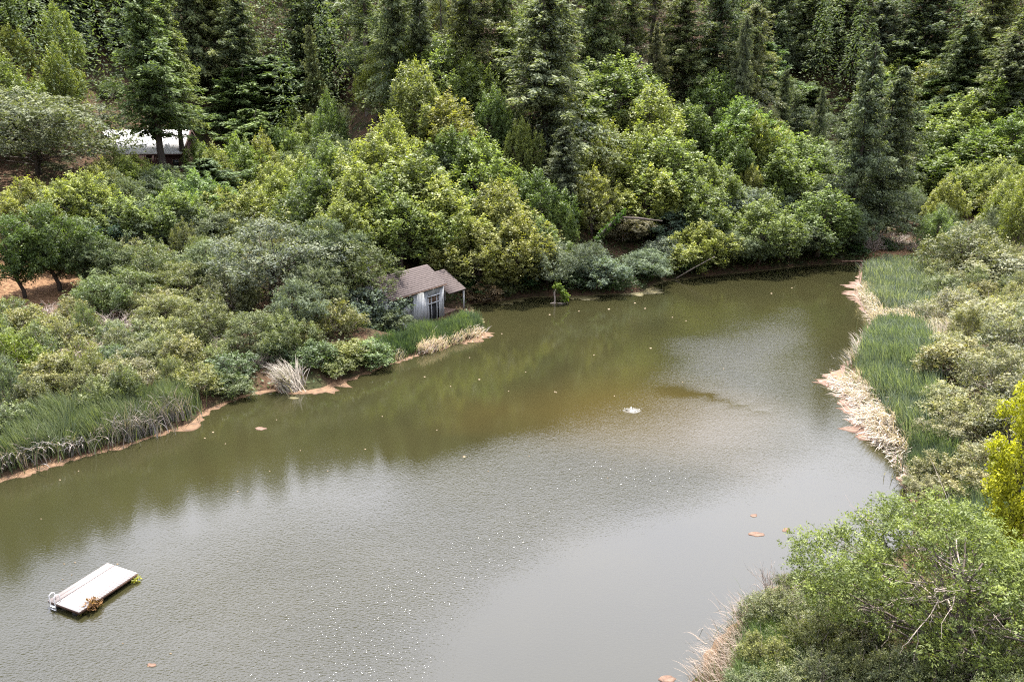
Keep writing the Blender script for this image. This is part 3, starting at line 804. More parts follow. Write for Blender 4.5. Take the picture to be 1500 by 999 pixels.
def mk_right(x, y, s_):
    return 'rshrub', 2.0 + 2.2 * rs.rand(), 2.4, 3.6 + 1.6 * rs.rand()
n3 = fill(36, 110, 40, 135, 3.4, lambda x, y, s_: s_ > 9, mk_right, 30)
print('fill', n1, n2, n3, 'plants', len(PLANTS))
# ------------------------------------------------------------------ near right corner
PR['near'] = [proto_broad(71, 10, 5.0, 104, 860, .165, .062, False, .24, 'leaf', 'bark', (.6, 1.15), 1, 1.2)]
PR['nearshrub'] = [proto_shrub(72, 3.2, 2.0, 34, 820, .125, .04, 'shrub', (.45, .75), 70), proto_shrub(73, 2.8, 2.2, 34, 820, .13, .045, 'leaf', (.45, .75), 70)]
PR['maple'] = [proto_broad(74, 13, 2.3, 56, 560, .19, .13, False, .12, 'leaf', 'bark', (.55, .95), 1)]
GRP_ = 0; KIND['near'] = ('willow_tree', 'willow', 'trunk', 'crown'); KIND['nearshrub'] = KIND['shrub']; KIND['maple'] = ('maple_tree', 'maple tree', 'trunk', 'crown')
COLS['near'] = [(.128, .154, .050)]; COLS['nearshrub'] = [(.096, .112, .052), (.116, .126, .058)]; COLS['maple'] = [(.31, .33, .03)]
g = at_z(1362, 1035, 1.0); g[2] = hz(g[0], g[1])
near_tree = plant('near', pos=g, h=8.6, w=330, label='large leafy willow in the near right corner with a forked dark trunk')
near_tree.rotation_euler = (0, 0, .6)
mb = MB(); r = np.random.RandomState(5)          # bare pale branches of the willow
for k in range(30):
    a = r.rand() * 6.28; e0 = np.array([0, 0, 2.5 + 3.5 * r.rand()]); L_ = 2.5 + 2.6 * r.rand()
    d = np.array([math.cos(a), math.sin(a), .25 * r.normal()])
    P = wavy(e0, e0 + d * L_, 6, r, .12); mb.tube(P, np.linspace(.05, .012, 6), 4, cap=False)
    for q in range(5):
        i = 2 + r.randint(4); mb.tube(wavy(P[i], P[i] + (d + r.normal(size=3) * .6) * (.5 + .8 * r.rand()), 4, r, .06), np.linspace(.018, .006, 4), 3, cap=False)
link('dead_branch', mb.mesh('dead_branch', M['palebark']), near_tree)
d = ray(1562, 462); q = np.array([0, 0, CAM_H]) + d * (36 / d[1]); gq = hz(q[0], q[1])
plant('maple', pos=(q[0], q[1], gq), h=q[2] - gq, w=96, label='vivid yellow maple cut by the right picture edge')
for i, (u, v, h, w_, c, l) in enumerate([
        (1150, 868, 2.6, 110, 0, 'green shrub at the water edge, left of the near willow under grey twigs'), (1212, 905, 2.8, 120, 1, 'green shrub left of the near willow, between two others'),
        (1262, 880, 3.0, 120, 0, 'green shrub under the left limb of the near willow'), (1135, 935, 2.2, 100, 1, 'dark green shrub behind the near dry reeds at the bottom edge'),
        (1205, 965, 2.4, 120, 0, 'green shrub at the bottom picture edge, left of the willow trunk'), (1290, 955, 2.6, 120, 1, 'green shrub at the bottom picture edge, beside the willow trunk'),
        (1480, 840, 3.2, 130, 1, 'green shrub right of the near willow under the yellow maple'), (1465, 930, 2.8, 130, 0, 'green shrub right of the willow trunk at the bottom edge'),
        (1420, 775, 2.4, 110, 0, 'shrub between the near willow and the small reed stand'), (1345, 752, 1.6, 60, 1, 'low shrub at the water edge behind the near willow'), (1500, 990, 3, 120, 0, 'green shrub in the bottom right corner'), (1180, 838, 1.8, 80, 0, 'low green shrub at the water edge under the grey twigs'), (1240, 830, 2.6, 110, 1, 'green shrub at the water behind the left part of the near willow'), (1300, 815, 2.8, 110, 0, 'green shrub at the water behind the near willow crown'), (1110, 985, 1.6, 90, 0, 'low green shrub between dry reeds and the bottom edge'), (1370, 850, 3.0, 120, 1, 'green shrub behind the near willow trunk'), (1338, 958, 2.4, 130, 0, 'green shrub in front of the near willow trunk'), (1395, 975, 2.2, 120, 0, 'green shrub at the bottom edge, right beside the willow trunk')]):
    plant('nearshrub', u, v, h, w_, ci=c, label=l)
plant('dead', 1150, 822, 3.0, 105, label='fine grey leafless brush standing at the water beside the near willow')
plant('dead', 1240, 905, 2.6, 110, label='pale bare branches among the shrubs left of the near willow')
plant('dead', 1370, 735, 1.8, 60, label='reddish bare twigs at the water behind the near willow').children[0].color = (1, .6, .5, 1)
plant('dead', 1440, 900, 4, 120, label='pale bare branches right of the willow trunk')

# ------------------------------------------------------------------ reeds
def in_poly(P, poly):
    ins = np.zeros(len(P), bool); n = len(poly)
    for i in range(n):
        a, b = poly[i], poly[(i + 1) % n]
        c = (a[1] > P[:, 1]) != (b[1] > P[:, 1])
        ins ^= c & (P[:, 0] < a[0] + (P[:, 1] - a[1]) / (b[1] - a[1] + 1e-12) * (b[0] - a[0]))
    return ins

def scatter(polypx, n, r, clump=0):
    W = np.array([ground_hit(u, v)[:2] for u, v in polypx])
    lo_, hi_ = W.min(0), W.max(0); out = np.zeros((0, 2))
    while len(out) < n:
        P = lo_ + (hi_ - lo_) * r.rand(n, 2)
        P = P[in_poly(P, W)]
        if clump:
            k = wob(P[:, 0] * 2, P[:, 1] * 2, 1.1) + .5 * r.normal(size=len(P)); P = P[k > -clump]
        out = np.concatenate([out, P])
    return out[:n] + r.normal(size=(n, 2)) * .28 * (1 + 2 * (r.rand(n, 1) < .12))

def blades(B, r, h, wd, phi0, phi1, az=None, azs=3.2, nseg=4, t0=.25, ts=.32):
    """curved ribbons: leaning phi0 at the foot and phi1 at the tip"""
    n = len(B)
    z = np.maximum(height(B[:, 0], B[:, 1]), -.15)
    p = np.column_stack([B, z])
    cl = wob(B[:, 0] * 2.2 + 31, B[:, 1] * 2.2, 1.0); c2_ = wob(B[:, 0] * .8, B[:, 1] * .8 + 17, 1.0)
    a = (r.rand(n) * 2.2 + 2.6 * cl + 1.2) if az is None else az + (r.normal(size=n) * azs)
    d = np.column_stack([np.cos(a), np.sin(a), np.zeros(n)]); sd_ = np.column_stack([-np.sin(a), np.cos(a), np.zeros(n)])
    tw = r.rand(n) * 6.283
    sd_ = unit(sd_ * np.cos(tw)[:, None] + d * np.sin(tw)[:, None] * .7)
    H_ = h * (.55 + .6 * r.rand(n)) * np.clip(1 + .22 * cl + .2 * c2_, .6, 1.4); W_ = wd * (.7 + .6 * r.rand(n))
    f0 = phi0 * (.5 + r.rand(n)); f1 = phi1 * (.35 + 1.1 * r.rand(n)) * np.clip(1 + .5 * c2_, .5, 1.7)
    V = np.empty((n, nseg + 1, 2, 3))
    for i in range(nseg + 1):
        t = i / nseg
        ww = (W_ * (1 - t ** 2 * .85) * .5)[:, None]
        V[:, i, 0] = p - sd_ * ww; V[:, i, 1] = p + sd_ * ww
        ph = f0 + (f1 - f0) * t ** 1.5
        p = p + (d * np.sin(ph)[:, None] + np.array([0, 0, 1.]) * np.cos(ph)[:, None]) * (H_ / nseg)[:, None]
    V[..., 2] = np.maximum(V[..., 2], .03)
    b = np.arange(n)[:, None] * (nseg + 1) * 2 + np.arange(nseg)[None] * 2
    Q = np.stack([b, b + 1, b + 3, b + 2], -1).reshape(-1, 4)
    T = np.repeat(np.clip(t0 + ts * r.normal(size=n) + .12 * cl + .5 * (r.rand(n) < .17), 0, 1.6), (nseg + 1) * 2)
    return V.reshape(-1, 3), Q, T

def stand(name, color, label, cat, parts):
    o = link(name, crown_mesh(parts, name, M['deadblade' if name[:3] == 'dry' else 'blade'])); o.color = (*color, 1)
    return tag(o, label, cat, kind='stuff')

GREEN, STRAW, GREY = (.125, .158, .100), (.2, .16, .13), (.27, .235, .215)
r = np.random.RandomState(77)
S = scatter
stand('cattail_reeds', (.150, .178, .125), 'pale green cattail stand at the far end of the right bank', 'reeds',
      [blades(S([(1264, 396), (1300, 386), (1372, 398), (1386, 430), (1352, 466), (1305, 458), (1272, 440)], 7500, r), r, 2.1, .10, .12, .9)])
stand('cattail_reeds', GREEN, 'dense green cattail stand in the middle of the right bank', 'reeds',
      [blades(S([(1262, 520), (1285, 478), (1340, 480), (1372, 520), (1372, 600), (1345, 650), (1322, 640), (1288, 590), (1258, 548)], 11000, r), r, 2.3, .09, .12, .85)])
stand('cattail_reeds', (.085, .118, .065), 'dark green cattails leaning over the water at the near end of the right mats', 'reeds',
      [blades(S([(1330, 690), (1345, 640), (1390, 640), (1395, 690), (1350, 712)], 3500, r), r, 1.8, .055, .15, .7)])
stand('cattail_reeds', (.11, .145, .095), 'small grey-green reed stand beneath the yellow maple', 'reeds',
      [blades(S([(1385, 745), (1420, 712), (1490, 705), (1505, 770), (1440, 800), (1400, 790)], 4500, r), r, 1.8, .05, .15, .7)])
stand('cattail_reeds', (.110, .138, .070), 'tall green reeds along the left bank', 'reeds',
      [blades(S([(-30, 706), (60, 672), (150, 653), (240, 624), (285, 606), (285, 585), (200, 590), (100, 612), (-30, 650)], 16000, r), r, 2.3, .06, .10, .6)])
stand('dry_reeds', GREY, 'withered grey blades drooping along the front of the tall left reeds', 'dry reeds',
      [blades(S([(-20, 702), (60, 678), (120, 663), (150, 657), (150, 648), (60, 668), (-20, 692)], 260, r, .0), r, 2.2, .07, .15, 1.8, -1.0, 1.2, 6, .3, .4),
       blades(S([(150, 655), (200, 645), (275, 612), (280, 598), (225, 610), (160, 640)], 750, r, .15), r, 2.4, .07, .12, 1.3, -1.0, 1.3, 6, .25, .4)])
stand('cattail_reeds', (.085, .120, .055), 'bright green reed clump in front of the boathouse wall', 'reeds',
      [blades(S([(596, 516), (650, 503), (692, 491), (706, 482), (694, 470), (652, 478), (604, 488)], 9000, r), r, 1.6, .07, .10, .6)])
stand('cattail_reeds', (.058, .092, .038), 'darker reeds left of the boathouse reed clump', 'reeds',
      [blades(S([(548, 532), (600, 517), (604, 500), (560, 506)], 3000, r), r, 1.5, .06, .10, .7)])
stand('dry_reeds', (.50, .43, .38), 'bleached dead reed stalks at the foot of the boathouse reeds', 'dry reeds',
      [blades(S([(612, 519), (650, 509), (652, 503), (612, 512)], 420, r), r, 1.5, .09, .5, 1.1, -.9, .6, 4, .6, .2),
       blades(S([(658, 505), (702, 492), (704, 484), (660, 499)], 420, r, .1), r, 1.2, .09, .6, 1.2, -.9, .6, 4, .6, .2),
       blades(S([(556, 537), (590, 526), (590, 519), (556, 530)], 120, r), r, 1.2, .07, .4, 1.1, -.9, .8, 4, .4, .2)])
stand('dry_reeds', (.42, .365, .315), 'thick mat of bleached fallen reeds along the right bank', 'dry reeds',
      [blades(S([(1222, 553), (1262, 548), (1288, 590), (1262, 600)], 950, r, .3), r, 1.7, .08, .95, 1.6, math.pi + .35, .45, 4, .6, .25),
       blades(S([(1256, 606), (1290, 596), (1318, 630), (1326, 662), (1290, 646)], 1250, r, .3), r, 1.8, .08, .85, 1.6, math.pi + .5, .5, 4, .6, .25),
       blades(S([(1300, 655), (1326, 655), (1345, 715), (1335, 715)], 300, r), r, 1.4, .07, .7, 1.5, math.pi + .6, .6, 4, .4, .25),
       blades(S([(1240, 540), (1262, 530), (1275, 500), (1262, 505)], 260, r), r, 1.9, .07, .6, 1.2, math.pi - .2, .6, 5, .35, .3)])
stand('dry_reeds', (.48, .42, .36), 'bleached fallen reeds at the far end of the right bank', 'dry reeds',
      [blades(S([(1256, 425), (1274, 420), (1292, 462), (1275, 468)], 800, r), r, 1.7, .09, .5, 1.5, math.pi + .2, .5, 4, .5, .25),
       blades(S([(1272, 462), (1340, 456), (1345, 474), (1290, 480)], 1300, r), r, 1.5, .09, .8, 1.6, math.pi + .8, .6, 4, .6, .25)])
stand('dry_reeds', (.24, .19, .15), 'dry tan reeds overhanging the water at the bottom edge', 'dry reeds',
      [blades(S([(1100, 893), (1118, 915), (1090, 985), (1060, 1015), (1015, 1012), (1060, 945)], 900, r), r, 1.5, .026, .6, 1.5, math.pi - .35, .6, 5, .45, .3)])
stand('reed_grass', (.075, .115, .036), 'green reed grass behind the dry reeds at the bottom edge', 'reeds',
      [blades(S([(1105, 905), (1165, 915), (1200, 1010), (1180, 1030), (1080, 1020), (1092, 975)], 7000, r), r, 1.4, .028, .2, 1.0, None, 3, 5, .25, .25)])
stand('dry_brush', (.34, .30, .20), 'straw-coloured matted brush between right reeds and yellowish shrubs', 'dry brush',
      [blades(S([(1350, 478), (1375, 462), (1420, 470), (1420, 500), (1370, 502)], 1500, r), r, 1.5, .06, .6, 1.5, None, 3, 4, .4, .3),
       blades(S([(1345, 420), (1400, 425), (1400, 455), (1370, 455)], 900, r), r, 1.3, .05, .6, 1.5, None, 3, 4, .35, .3)])
Gp = np.column_stack([rs.uniform(4, 70, 60000), rs.uniform(14, 78, 60000)]); sg = sdist(Gp); Gp = Gp[(sg > .2) & (sg < 26)][:26000]
stand('bank_grass', (.085, .105, .045), 'rough mixed grass covering the right bank below the shrubs', 'grass', [blades(Gp, r, .75, .035, .3, 1.3, None, 3, 3, .35, .3)])
B = ground_hit(428, 567)[:2] + r.normal(size=(420, 2)) * .55
c_ = link('dry_grass_clump', crown_mesh([blades(B, r, 3.0, .07, .55, 1.5, None, 3, 5, .5, .3)], 'dry_grass_clump', M['deadblade'])); c_.color = (.28, .25, .21, 1)
tag(c_, 'pale arching dry grass clump at the left shore beside the orange scum patch', 'grass clump')

# undergrowth on the forest floor
Pn = np.column_stack([rs.uniform(-150, 170, 150000), rs.uniform(40, 240, 150000)])
Pf = np.column_stack([rs.uniform(-18, 80, 60000), rs.uniform(85, 165, 60000)]); sf_ = sdist(Pf); Pn = np.concatenate([Pn, Pf[(sf_ > .3) & (sf_ < 24)]])  # denser dark growth on the far bank, added to stand for its shade
sv = sdist(Pn); kk = (sv > .3) & (sv < 125)
for (u, v, rad) in ((20, 402, 11), (60, 408, 6), (1310, 372, 4)):
    g = ground_hit(u, v); kk &= np.hypot(Pn[:, 0] - g[0], Pn[:, 1] - g[1]) > rad
nz_ = wob(Pn[:, 0], Pn[:, 1], .35); kk &= (nz_ + .5 * rs.normal(size=len(Pn)) > -.45) | (sv < 3)
hw = np.array([-_d[1], _d[0]]); rel = Pn - BH; kk &= ~((np.abs(rel @ _d) < 9.6) & (np.abs(rel @ hw) < 4.5))
bx = at_z(640, 450)[:2]
Pn = Pn[kk]; zz = height(Pn[:, 0], Pn[:, 1]); n = len(Pn)
V, Q = leaf_quads(np.column_stack([Pn, zz + .1 + .55 * rs.rand(n)]), rs.normal(size=(n, 3)), rs.normal(size=(n, 3)) * .5 + np.array([0, 0, 1.]), .3 + .35 * rs.rand(n), .14 + .16 * rs.rand(n))
o = link('undergrowth', mesh_from('undergrowth', V, Q, M['shrub'], tint=np.repeat(np.clip(rs.rand(n), 0, 1), 4))); o.color = (.042, .068, .022, 1)
tag(o, 'dark green ferns and undergrowth covering the forest floor', 'undergrowth', kind='stuff')

# far wood rising to the ridge
Ps = [];
for y in np.arange(135, 430, 8.0):
    for x in np.arange(-300, 330, 8.0):
        Ps.append((x + rs.uniform(-4, 4), y + rs.uniform(-4, 4)))
Ps = np.array(Ps); sv = sdist(Ps); Hs = height(Ps[:, 0], Ps[:, 1])
Vs, Qs, Ts, off = [], [], [], 0
nf = 0
for (x, y), s_, h_ in zip(Ps, sv, Hs):
    if s_ < (88 if y > 150 and x > -30 else 66) or abs(x) > y * .85 + 10 or not spaced(x, y, 3.5): continue
    r = rs; Ht = 24 + 12 * r.rand(); m = 640 if y < 240 else 150
    t = r.rand(m) ** .8 * .9 + .08; a = r.rand(m) * 6.283
    rad = (6.4 * (1 - t) ** .7 + .2) * (.3 + .7 * np.sqrt(r.rand(m))) * (1 + .3 * np.sin(2 * a + 11 * t + x))
    d = np.column_stack([np.cos(a), np.sin(a), np.zeros(m)])
    P = d * rad[:, None]; P[:, 2] = t * Ht - rad * .3; P += np.array([x, y, h_])
    k = .72 if y < 240 else 2.1
    V, Q = leaf_quads(P, d + r.normal(size=(m, 3)) * .3 + np.array([0, 0, -.35]), np.array([0, 0, 1.]) + d * .4 + r.normal(size=(m, 3)) * .4, (.9 + .6 * r.rand(m)) * k, (.3 + .25 * r.rand(m)) * k)
    Vs.append(V); Qs.append(Q + off); off += len(V); Ts.append(np.repeat(np.clip(.3 + .2 * r.rand() + .2 * r.normal(size=m), 0, 1), 4)); nf += 1
o = link('far_forest', mesh_from('far_forest', np.concatenate(Vs), np.concatenate(Qs), M['needle'], tint=np.concatenate(Ts))); o.color = (.090, .120, .058, 1)
tag(o, 'dark conifer forest covering the ridge behind the nearer trees', 'forest', kind='stuff')
print('far firs', nf)

# ------------------------------------------------------------------ algae scum along the edge
M['scum'] = noise_mat('orange_scum', [(.32, (.030, .022, .012)), (.48, (.10, .055, .026)), (.62, (.13, .078, .040)), (.75, (.07, .06, .022))], 1.6, .8, 8)
M['olive'] = noise_mat('olive_scum', [(.3, (.03, .028, .01)), (.55, (.075, .062, .02)), (.75, (.13, .10, .035))], 1.4, .7, 8)
M['redscum'] = noise_mat('red_brown_scum', [(.32, (.045, .028, .019)), (.48, (.11, .064, .042)), (.68, (.155, .10, .07))], 1.6, .8, 8)
def scum(i0, i1, name, mat, wfn, label, seed):
    r = np.random.RandomState(seed)
    pts = [SHORE[i0]]
    for i in range(i0, i1):
        a, b = SHORE[i], SHORE[i + 1]; n = max(1, int(np.linalg.norm(b - a) / .22))
        for k in range(1, n + 1): pts.append(a + (b - a) * k / n)
    P = np.array(pts); n = len(P)
    ker = np.ones(7) / 7
    P = np.stack([np.convolve(np.pad(P[:, k], 3, 'edge'), ker, 'valid') for k in (0, 1)], 1)
    T = unit(np.gradient(P, axis=0)); Nn = np.stack([T[:, 1], -T[:, 0]], 1)
    if sdist(P[n // 2:n // 2 + 1] + Nn[n // 2] * .8)[0] > 0: Nn = -Nn
    w1 = np.convolve(r.rand(n + 40), np.ones(13) / 13, 'same')[20:20 + n]; w2 = np.convolve(r.rand(n + 8), np.ones(3) / 3, 'same')[4:4 + n]
    w3 = np.convolve(r.rand(n + 90), np.ones(45) / 45, 'same')[45:45 + n]
    W_ = np.array([wfn(*project((p[0], p[1], 0))[:2]) for p in P])
    wd = np.maximum(.03, (.62 if i0 < 30 else .66) * W_ * (.35 + 2.2 * (w1 - .35) + 1.9 * (w2 - .45) + 3 * (w3 - .45)))
    rows = [np.column_stack([P - Nn * .9, np.full(n, .05)]), np.column_stack([P, np.full(n, .035)]), np.column_stack([P + Nn * wd[:, None] * .6, np.full(n, .022)]),
            np.column_stack([P + Nn * wd[:, None], np.full(n, .015)]), np.column_stack([P + Nn * wd[:, None], np.full(n, -.02)])]
    V = np.concatenate(rows); q = []
    for k in range(4):
        for i in range(n - 1): q.append((k * n + i, k * n + i + 1, (k + 1) * n + i + 1, (k + 1) * n + i))
    o = link(name, mesh_from(name, V, q, mat)); return tag(o, label, 'algae', kind='stuff')
G = lambda u, c, s_: math.exp(-((u - c) / s_) ** 2)
scum(2, 21, 'algae_scum', M['scum'], lambda u, v: .95 + 3.2 * G(u, 482, 16) + .9 * G(u, 60, 50) + .8 * G(u, 260, 25) + 1.0 * G(u, 690, 25) + .3 * G(u, 440, 30), 'orange algae scum fringing the left bank to the boathouse reeds', 3)
scum(21, 36, 'algae_scum', M['olive'], lambda u, v: .5 + 2.0 * G(u, 740, 25) + 1.2 * G(u, 850, 20) + 2.5 * G(u, 940, 22) + .9 * G(u, 1000, 20), 'olive algae scum along the shaded far bank', 4)
scum(36, 50, 'algae_scum', M['redscum'], lambda u, v: .7 + 2.2 * G(v, 428, 14) + 1.6 * G(v, 560, 14) + 1.5 * G(v, 585, 22) + 1.8 * G(v, 632, 16) + .9 * G(v, 690, 22), 'reddish brown algae scum fringing the right bank', 5)
scum(53, 57, 'algae_scum', M['scum'], lambda u, v: .45, 'orange algae under the dry reeds at the bottom edge', 6)

def patch(name, u, v, lu, lv, mat, label, cat, seed, group=None, h=.03):
    """a ragged thin raft of floating stuff, built at its own place"""
    r = np.random.RandomState(seed); c = at_z(u, v); ax = at_z(u + lu, v) - c; ay = at_z(u, v - lv) - c
    n = 26; a = np.arange(n) / n * 6.283; k = .72 + .28 * np.convolve(r.rand(n + 2) * 2 - .6, [.3, .4, .3], 'valid')
    ring = np.column_stack([np.cos(a), np.sin(a)]) * k[:, None]
    V = []
    for f, z in ((.02, h), (.6, h), (1, h * .6), (1.0, -.02)):
        xy = np.array([ax[:2] * p[0] * f + ay[:2] * p[1] * f for p in ring]); V.append(np.column_stack([xy, z + .4 * h * r.rand(n) * (z > 0)]))
    V = np.concatenate(V); q = [(k_ * n + i, k_ * n + (i + 1) % n, (k_ + 1) * n + (i + 1) % n, (k_ + 1) * n + i) for k_ in range(3) for i in range(n)]
    o = link(name, mesh_from(name, V, q, mat), None, (c[0], c[1], 0)); return tag(o, label, cat, group)
patch('algae_raft', 1108, 782, 15, 4, M['redscum'], 'orange floating algae raft off the near willow, largest of three', 'algae raft', 1, h=.02)
patch('algae_raft', 1152, 776, 7, 4, M['redscum'], 'small orange algae raft right of the largest one, off the near willow', 'algae raft', 2, h=.02)
patch('algae_raft', 1104, 755, 6, 3, M['redscum'], 'faint small orange algae raft behind the largest one, off the near willow', 'algae raft', 3, h=.02)
patch('algae_raft', 838, 437, 5, 2, M['olive'], 'thin olive raft in front of the vine-covered stump', 'algae raft', 4)
patch('algae_raft', 862, 437, 20, 3.5, M['olive'], 'flat olive algae raft between the stump and the silvery bush', 'algae raft', 5)
patch('algae_raft', 978, 994, 14, 6, M['redscum'], 'orange algae raft at the bottom picture edge', 'algae raft', 6)
patch('algae_raft', 222, 974, 8, 3, M['redscum'], 'brown floating leaf mass near the bottom edge, right of the swim raft', 'algae raft', 7)
patch('algae_raft', 382, 628, 9, 3, M['redscum'], 'orange floating clump off the dry grass clump', 'algae raft', 8)
patch('algae_raft', 430, 583, 9, 2, M['olive'], 'pale stick-like debris floating below the orange scum patch', 'algae raft', 9)
M['floatleaf'] = noise_mat('floating_leaf', [(.3, (.09, .06, .03)), (.6, (.16, .12, .065)), (.8, (.2, .17, .11))], 2, .6, 3, coord='Object')
leafpx = [(680, 669, 7), (535, 658, 4), (702, 556, 5), (622, 552, 4), (660, 566, 3), (745, 573, 3), (815, 575, 3), (813, 574, 4), (688, 524, 3), (735, 489, 3), (770, 545, 3), (953, 510, 5), (945, 452, 4), (892, 453, 5),
          (805, 461, 4), (848, 456, 3), (930, 444, 4), (1005, 470, 3), (985, 465, 3), (1130, 430, 4), (1160, 422, 3), (300, 642, 4), (312, 633, 5), (330, 650, 3), (440, 660, 3), (480, 690, 3), (395, 690, 3), (405, 615, 3), (560, 610, 3),
          (172, 826, 5), (110, 824, 4), (94, 826, 4), (105, 842, 3), (92, 849, 3), (60, 760, 3), (348, 720, 4), (890, 700, 3), (900, 580, 3), (640, 630, 3), (715, 690, 3), (180, 942, 4), (250, 957, 5), (217, 976, 4), (180, 981, 3), (1000, 560, 3), (88, 703, 4), (115, 690, 3), (775, 668, 3), (1060, 540, 3), (870, 520, 3)]
for i, (u, v, k) in enumerate(leafpx):
    l = {0: 'orange leaf scrap floating alone in mid pond, largest of the scraps', 30: None}.get(i)
    patch('floating_leaf', u, v, k * .42, k * .2, M['floatleaf'], l or 'small pale leaf scrap floating on the pond', 'leaf', 100 + i, None if l else 'leaf scraps on the pond', .025)

# ------------------------------------------------------------------ swim raft
def plain(name, c, rough=.6, spec=.4):
    m, nt, out = new_mat(name); p = N(nt, 'ShaderNodeBsdfPrincipled'); p.inputs['Base Color'].default_value = (*c, 1)
    p.inputs['Roughness'].default_value = rough; p.inputs['Specular IOR Level'].default_value = spec; nt.links.new(p.outputs[0], out.inputs[0]); return m
M['deck'] = noise_mat('bleached_decking', [(.25, (.15, .128, .118)), (.45, (.21, .188, .18)), (.8, (.26, .243, .236))], 3, .75, 8, (1, 6, 1))
M['strip'] = noise_mat('worn_plank', [(.25, (.15, .125, .115)), (.7, (.21, .185, .175))], 3, .8, 8, (1, 6, 1))
M['skirt'] = noise_mat('dark_brown_timber', [(.3, (.06, .035, .025)), (.7, (.15, .09, .065))], 4, .7, 5, (1, 1, 4))  # darker brown than the deck boards
M['float'] = plain('black_plastic_drum', (.02, .02, .022), .4)
M['white'] = plain('white_tube', (.75, .75, .74), .35)
zt = .42
A, B_, C_, D_ = [at_z(*q, zt) for q in ((65, 882), (155, 826), (204, 837), (120, 894))]
ctr = (A + B_ + C_ + D_) / 4; ux = unit((B_ - A) + (C_ - D_)); lx = (np.linalg.norm(B_ - A) + np.linalg.norm(C_ - D_)) / 2
uy = np.array([-ux[1], ux[0], 0]); ly = abs((A - D_) @ uy + (B_ - C_) @ uy) / 2
raft = link('swim_raft', None, None, (ctr[0], ctr[1], 0)); raft.rotation_euler = (0, 0, math.atan2(ux[1], ux[0]))
tag(raft, 'bleached wooden swim raft with a white ladder floating on the pond', 'raft')
print('raft', lx, ly)
mb = MB(); nb = 22; bw = lx / nb; split = ly * .5 - ly * .24
for i in range(nb):
    j = .004 * rs.rand()
    mb.box((-lx / 2 + i * bw + .003, -ly / 2, zt - .04 + j), (bw - .006, 0, 0), (0, split + ly / 2 - .03, 0), (0, 0, .04))
link('deck', mb.mesh('deck', M['deck']), raft)
mb = MB()
for i in range(2):
    mb.box((-lx / 2, split + .02 + i * (ly * .12), zt - .038), (lx, 0, 0), (0, ly * .12 - .012, 0), (0, 0, .04))
link('plank', mb.mesh('plank', M['strip']), raft)
mb = MB()
for y in (-ly / 2 + .01, ly / 2 - .07): mb.box((-lx / 2 + .02, y, zt - .2), (lx - .04, 0, 0), (0, .06, 0), (0, 0, .155))
for x in (-lx / 2 + .02, lx / 2 - .08, 0): mb.box((x, -ly / 2 + .072, zt - .2), (.06, 0, 0), (0, ly - .145, 0), (0, 0, .155))
link('frame', mb.mesh('frame', M['skirt']), raft)
for y in (-ly * .3, ly * .3):
    for x in (-lx * .36, lx * .34):
        mb = MB(); mb.tube([(x - .5, y, .08), (x + .5, y, .08)], .22, 8); link('float_drum', mb.mesh('float_drum', M['float'], smooth=False), raft)
lad = MB(); X0 = -lx / 2
for dy in (0, .42):
    y = ly / 2 - .75 + dy
    t = np.linspace(0, math.pi, 8)
    pts = [(X0 + .28, y, zt), (X0 + .28, y, zt + .35)] + [(X0 + .11 + .17 * math.cos(a), y, zt + .38 + .17 * math.sin(a)) for a in t] + [(X0 - .07, y, zt), (X0 - .09, y, -.3)]
    lad.tube(pts, .028, 6)
for z in (.02, .2):
    lad.box((X0 - .13, ly / 2 - .75, z), (.1, 0, 0), (0, .42, 0), (0, 0, .04))
link('ladder', lad.mesh('ladder', M['white'], smooth=True), raft)
# dried plant on the raft corner
def tuft(name, u, v, z, n, ln, c, label, spread_, up, mat='leaf'):
    p = at_z(u, v, z); r = np.random.RandomState(n)
    d = unit(r.normal(size=(n, 3)) + np.array([0, 0, up])); P = d * (ln * spread_ * r.rand(n) ** .6)[:, None]; P[:, 2] = np.abs(P[:, 2])
    V, Q = leaf_quads(P, d + r.normal(size=(n, 3)) * .4, r.normal(size=(n, 3)), ln * (.3 + .3 * r.rand(n)), ln * .12)
    o = link(name, mesh_from(name, V, Q, M[mat], tint=np.repeat(r.rand(n), 4)), None, tuple(p)); o.color = (*c, 1); return tag(o, label, 'plant')
tuft('dried_plant', 136, 888, .15, 190, .75, (.15, .085, .05), 'rust brown dried weed growing on the near corner of the swim raft', .75, .7)
tuft('water_weed', 199, 850, .03, 90, .45, (.22, .22, .03), 'yellow-green weed under the far corner of the swim raft', .8, .3)
tuft('water_weed', 122, 897, .02, 60, .45, (.12, .11, .03), 'olive weed in the water beneath the near raft corner', .8, .3)

# ------------------------------------------------------------------ aerator boil
M['foam'] = noise_mat('foam', [(.35, (.10, .095, .07)), (.6, (.24, .24, .23))], 5, .4, 6)
bo = link('aerator_boil', None, None, (AER[0], AER[1], 0)); tag(bo, 'white bubbling boil of an underwater aerator in mid pond', 'aerator')
r = np.random.RandomState(9); n = 150
a = r.rand(n) * 6.283; q = np.abs(r.normal(size=n)) * .36
P = np.column_stack([np.cos(a) * q * 1.6 + .25, np.sin(a) * q * .9, .02 + .16 * np.exp(-q * q * 4) * (.4 + .6 * r.rand(n))])
V, Q = leaf_quads(P, r.normal(size=(n, 3)) * np.array([1, 1, .15]), np.array([0, 0, 1.]) + r.normal(size=(n, 3)) * .25, .05 + .2 * r.rand(n) * np.exp(-q), .04 + .08 * r.rand(n))
link('foam', mesh_from('foam', V, Q, M['foam']), bo)
mb = MB()
rr = np.linspace(.12, 1.0, 6); k = 18
V = []; Q = []
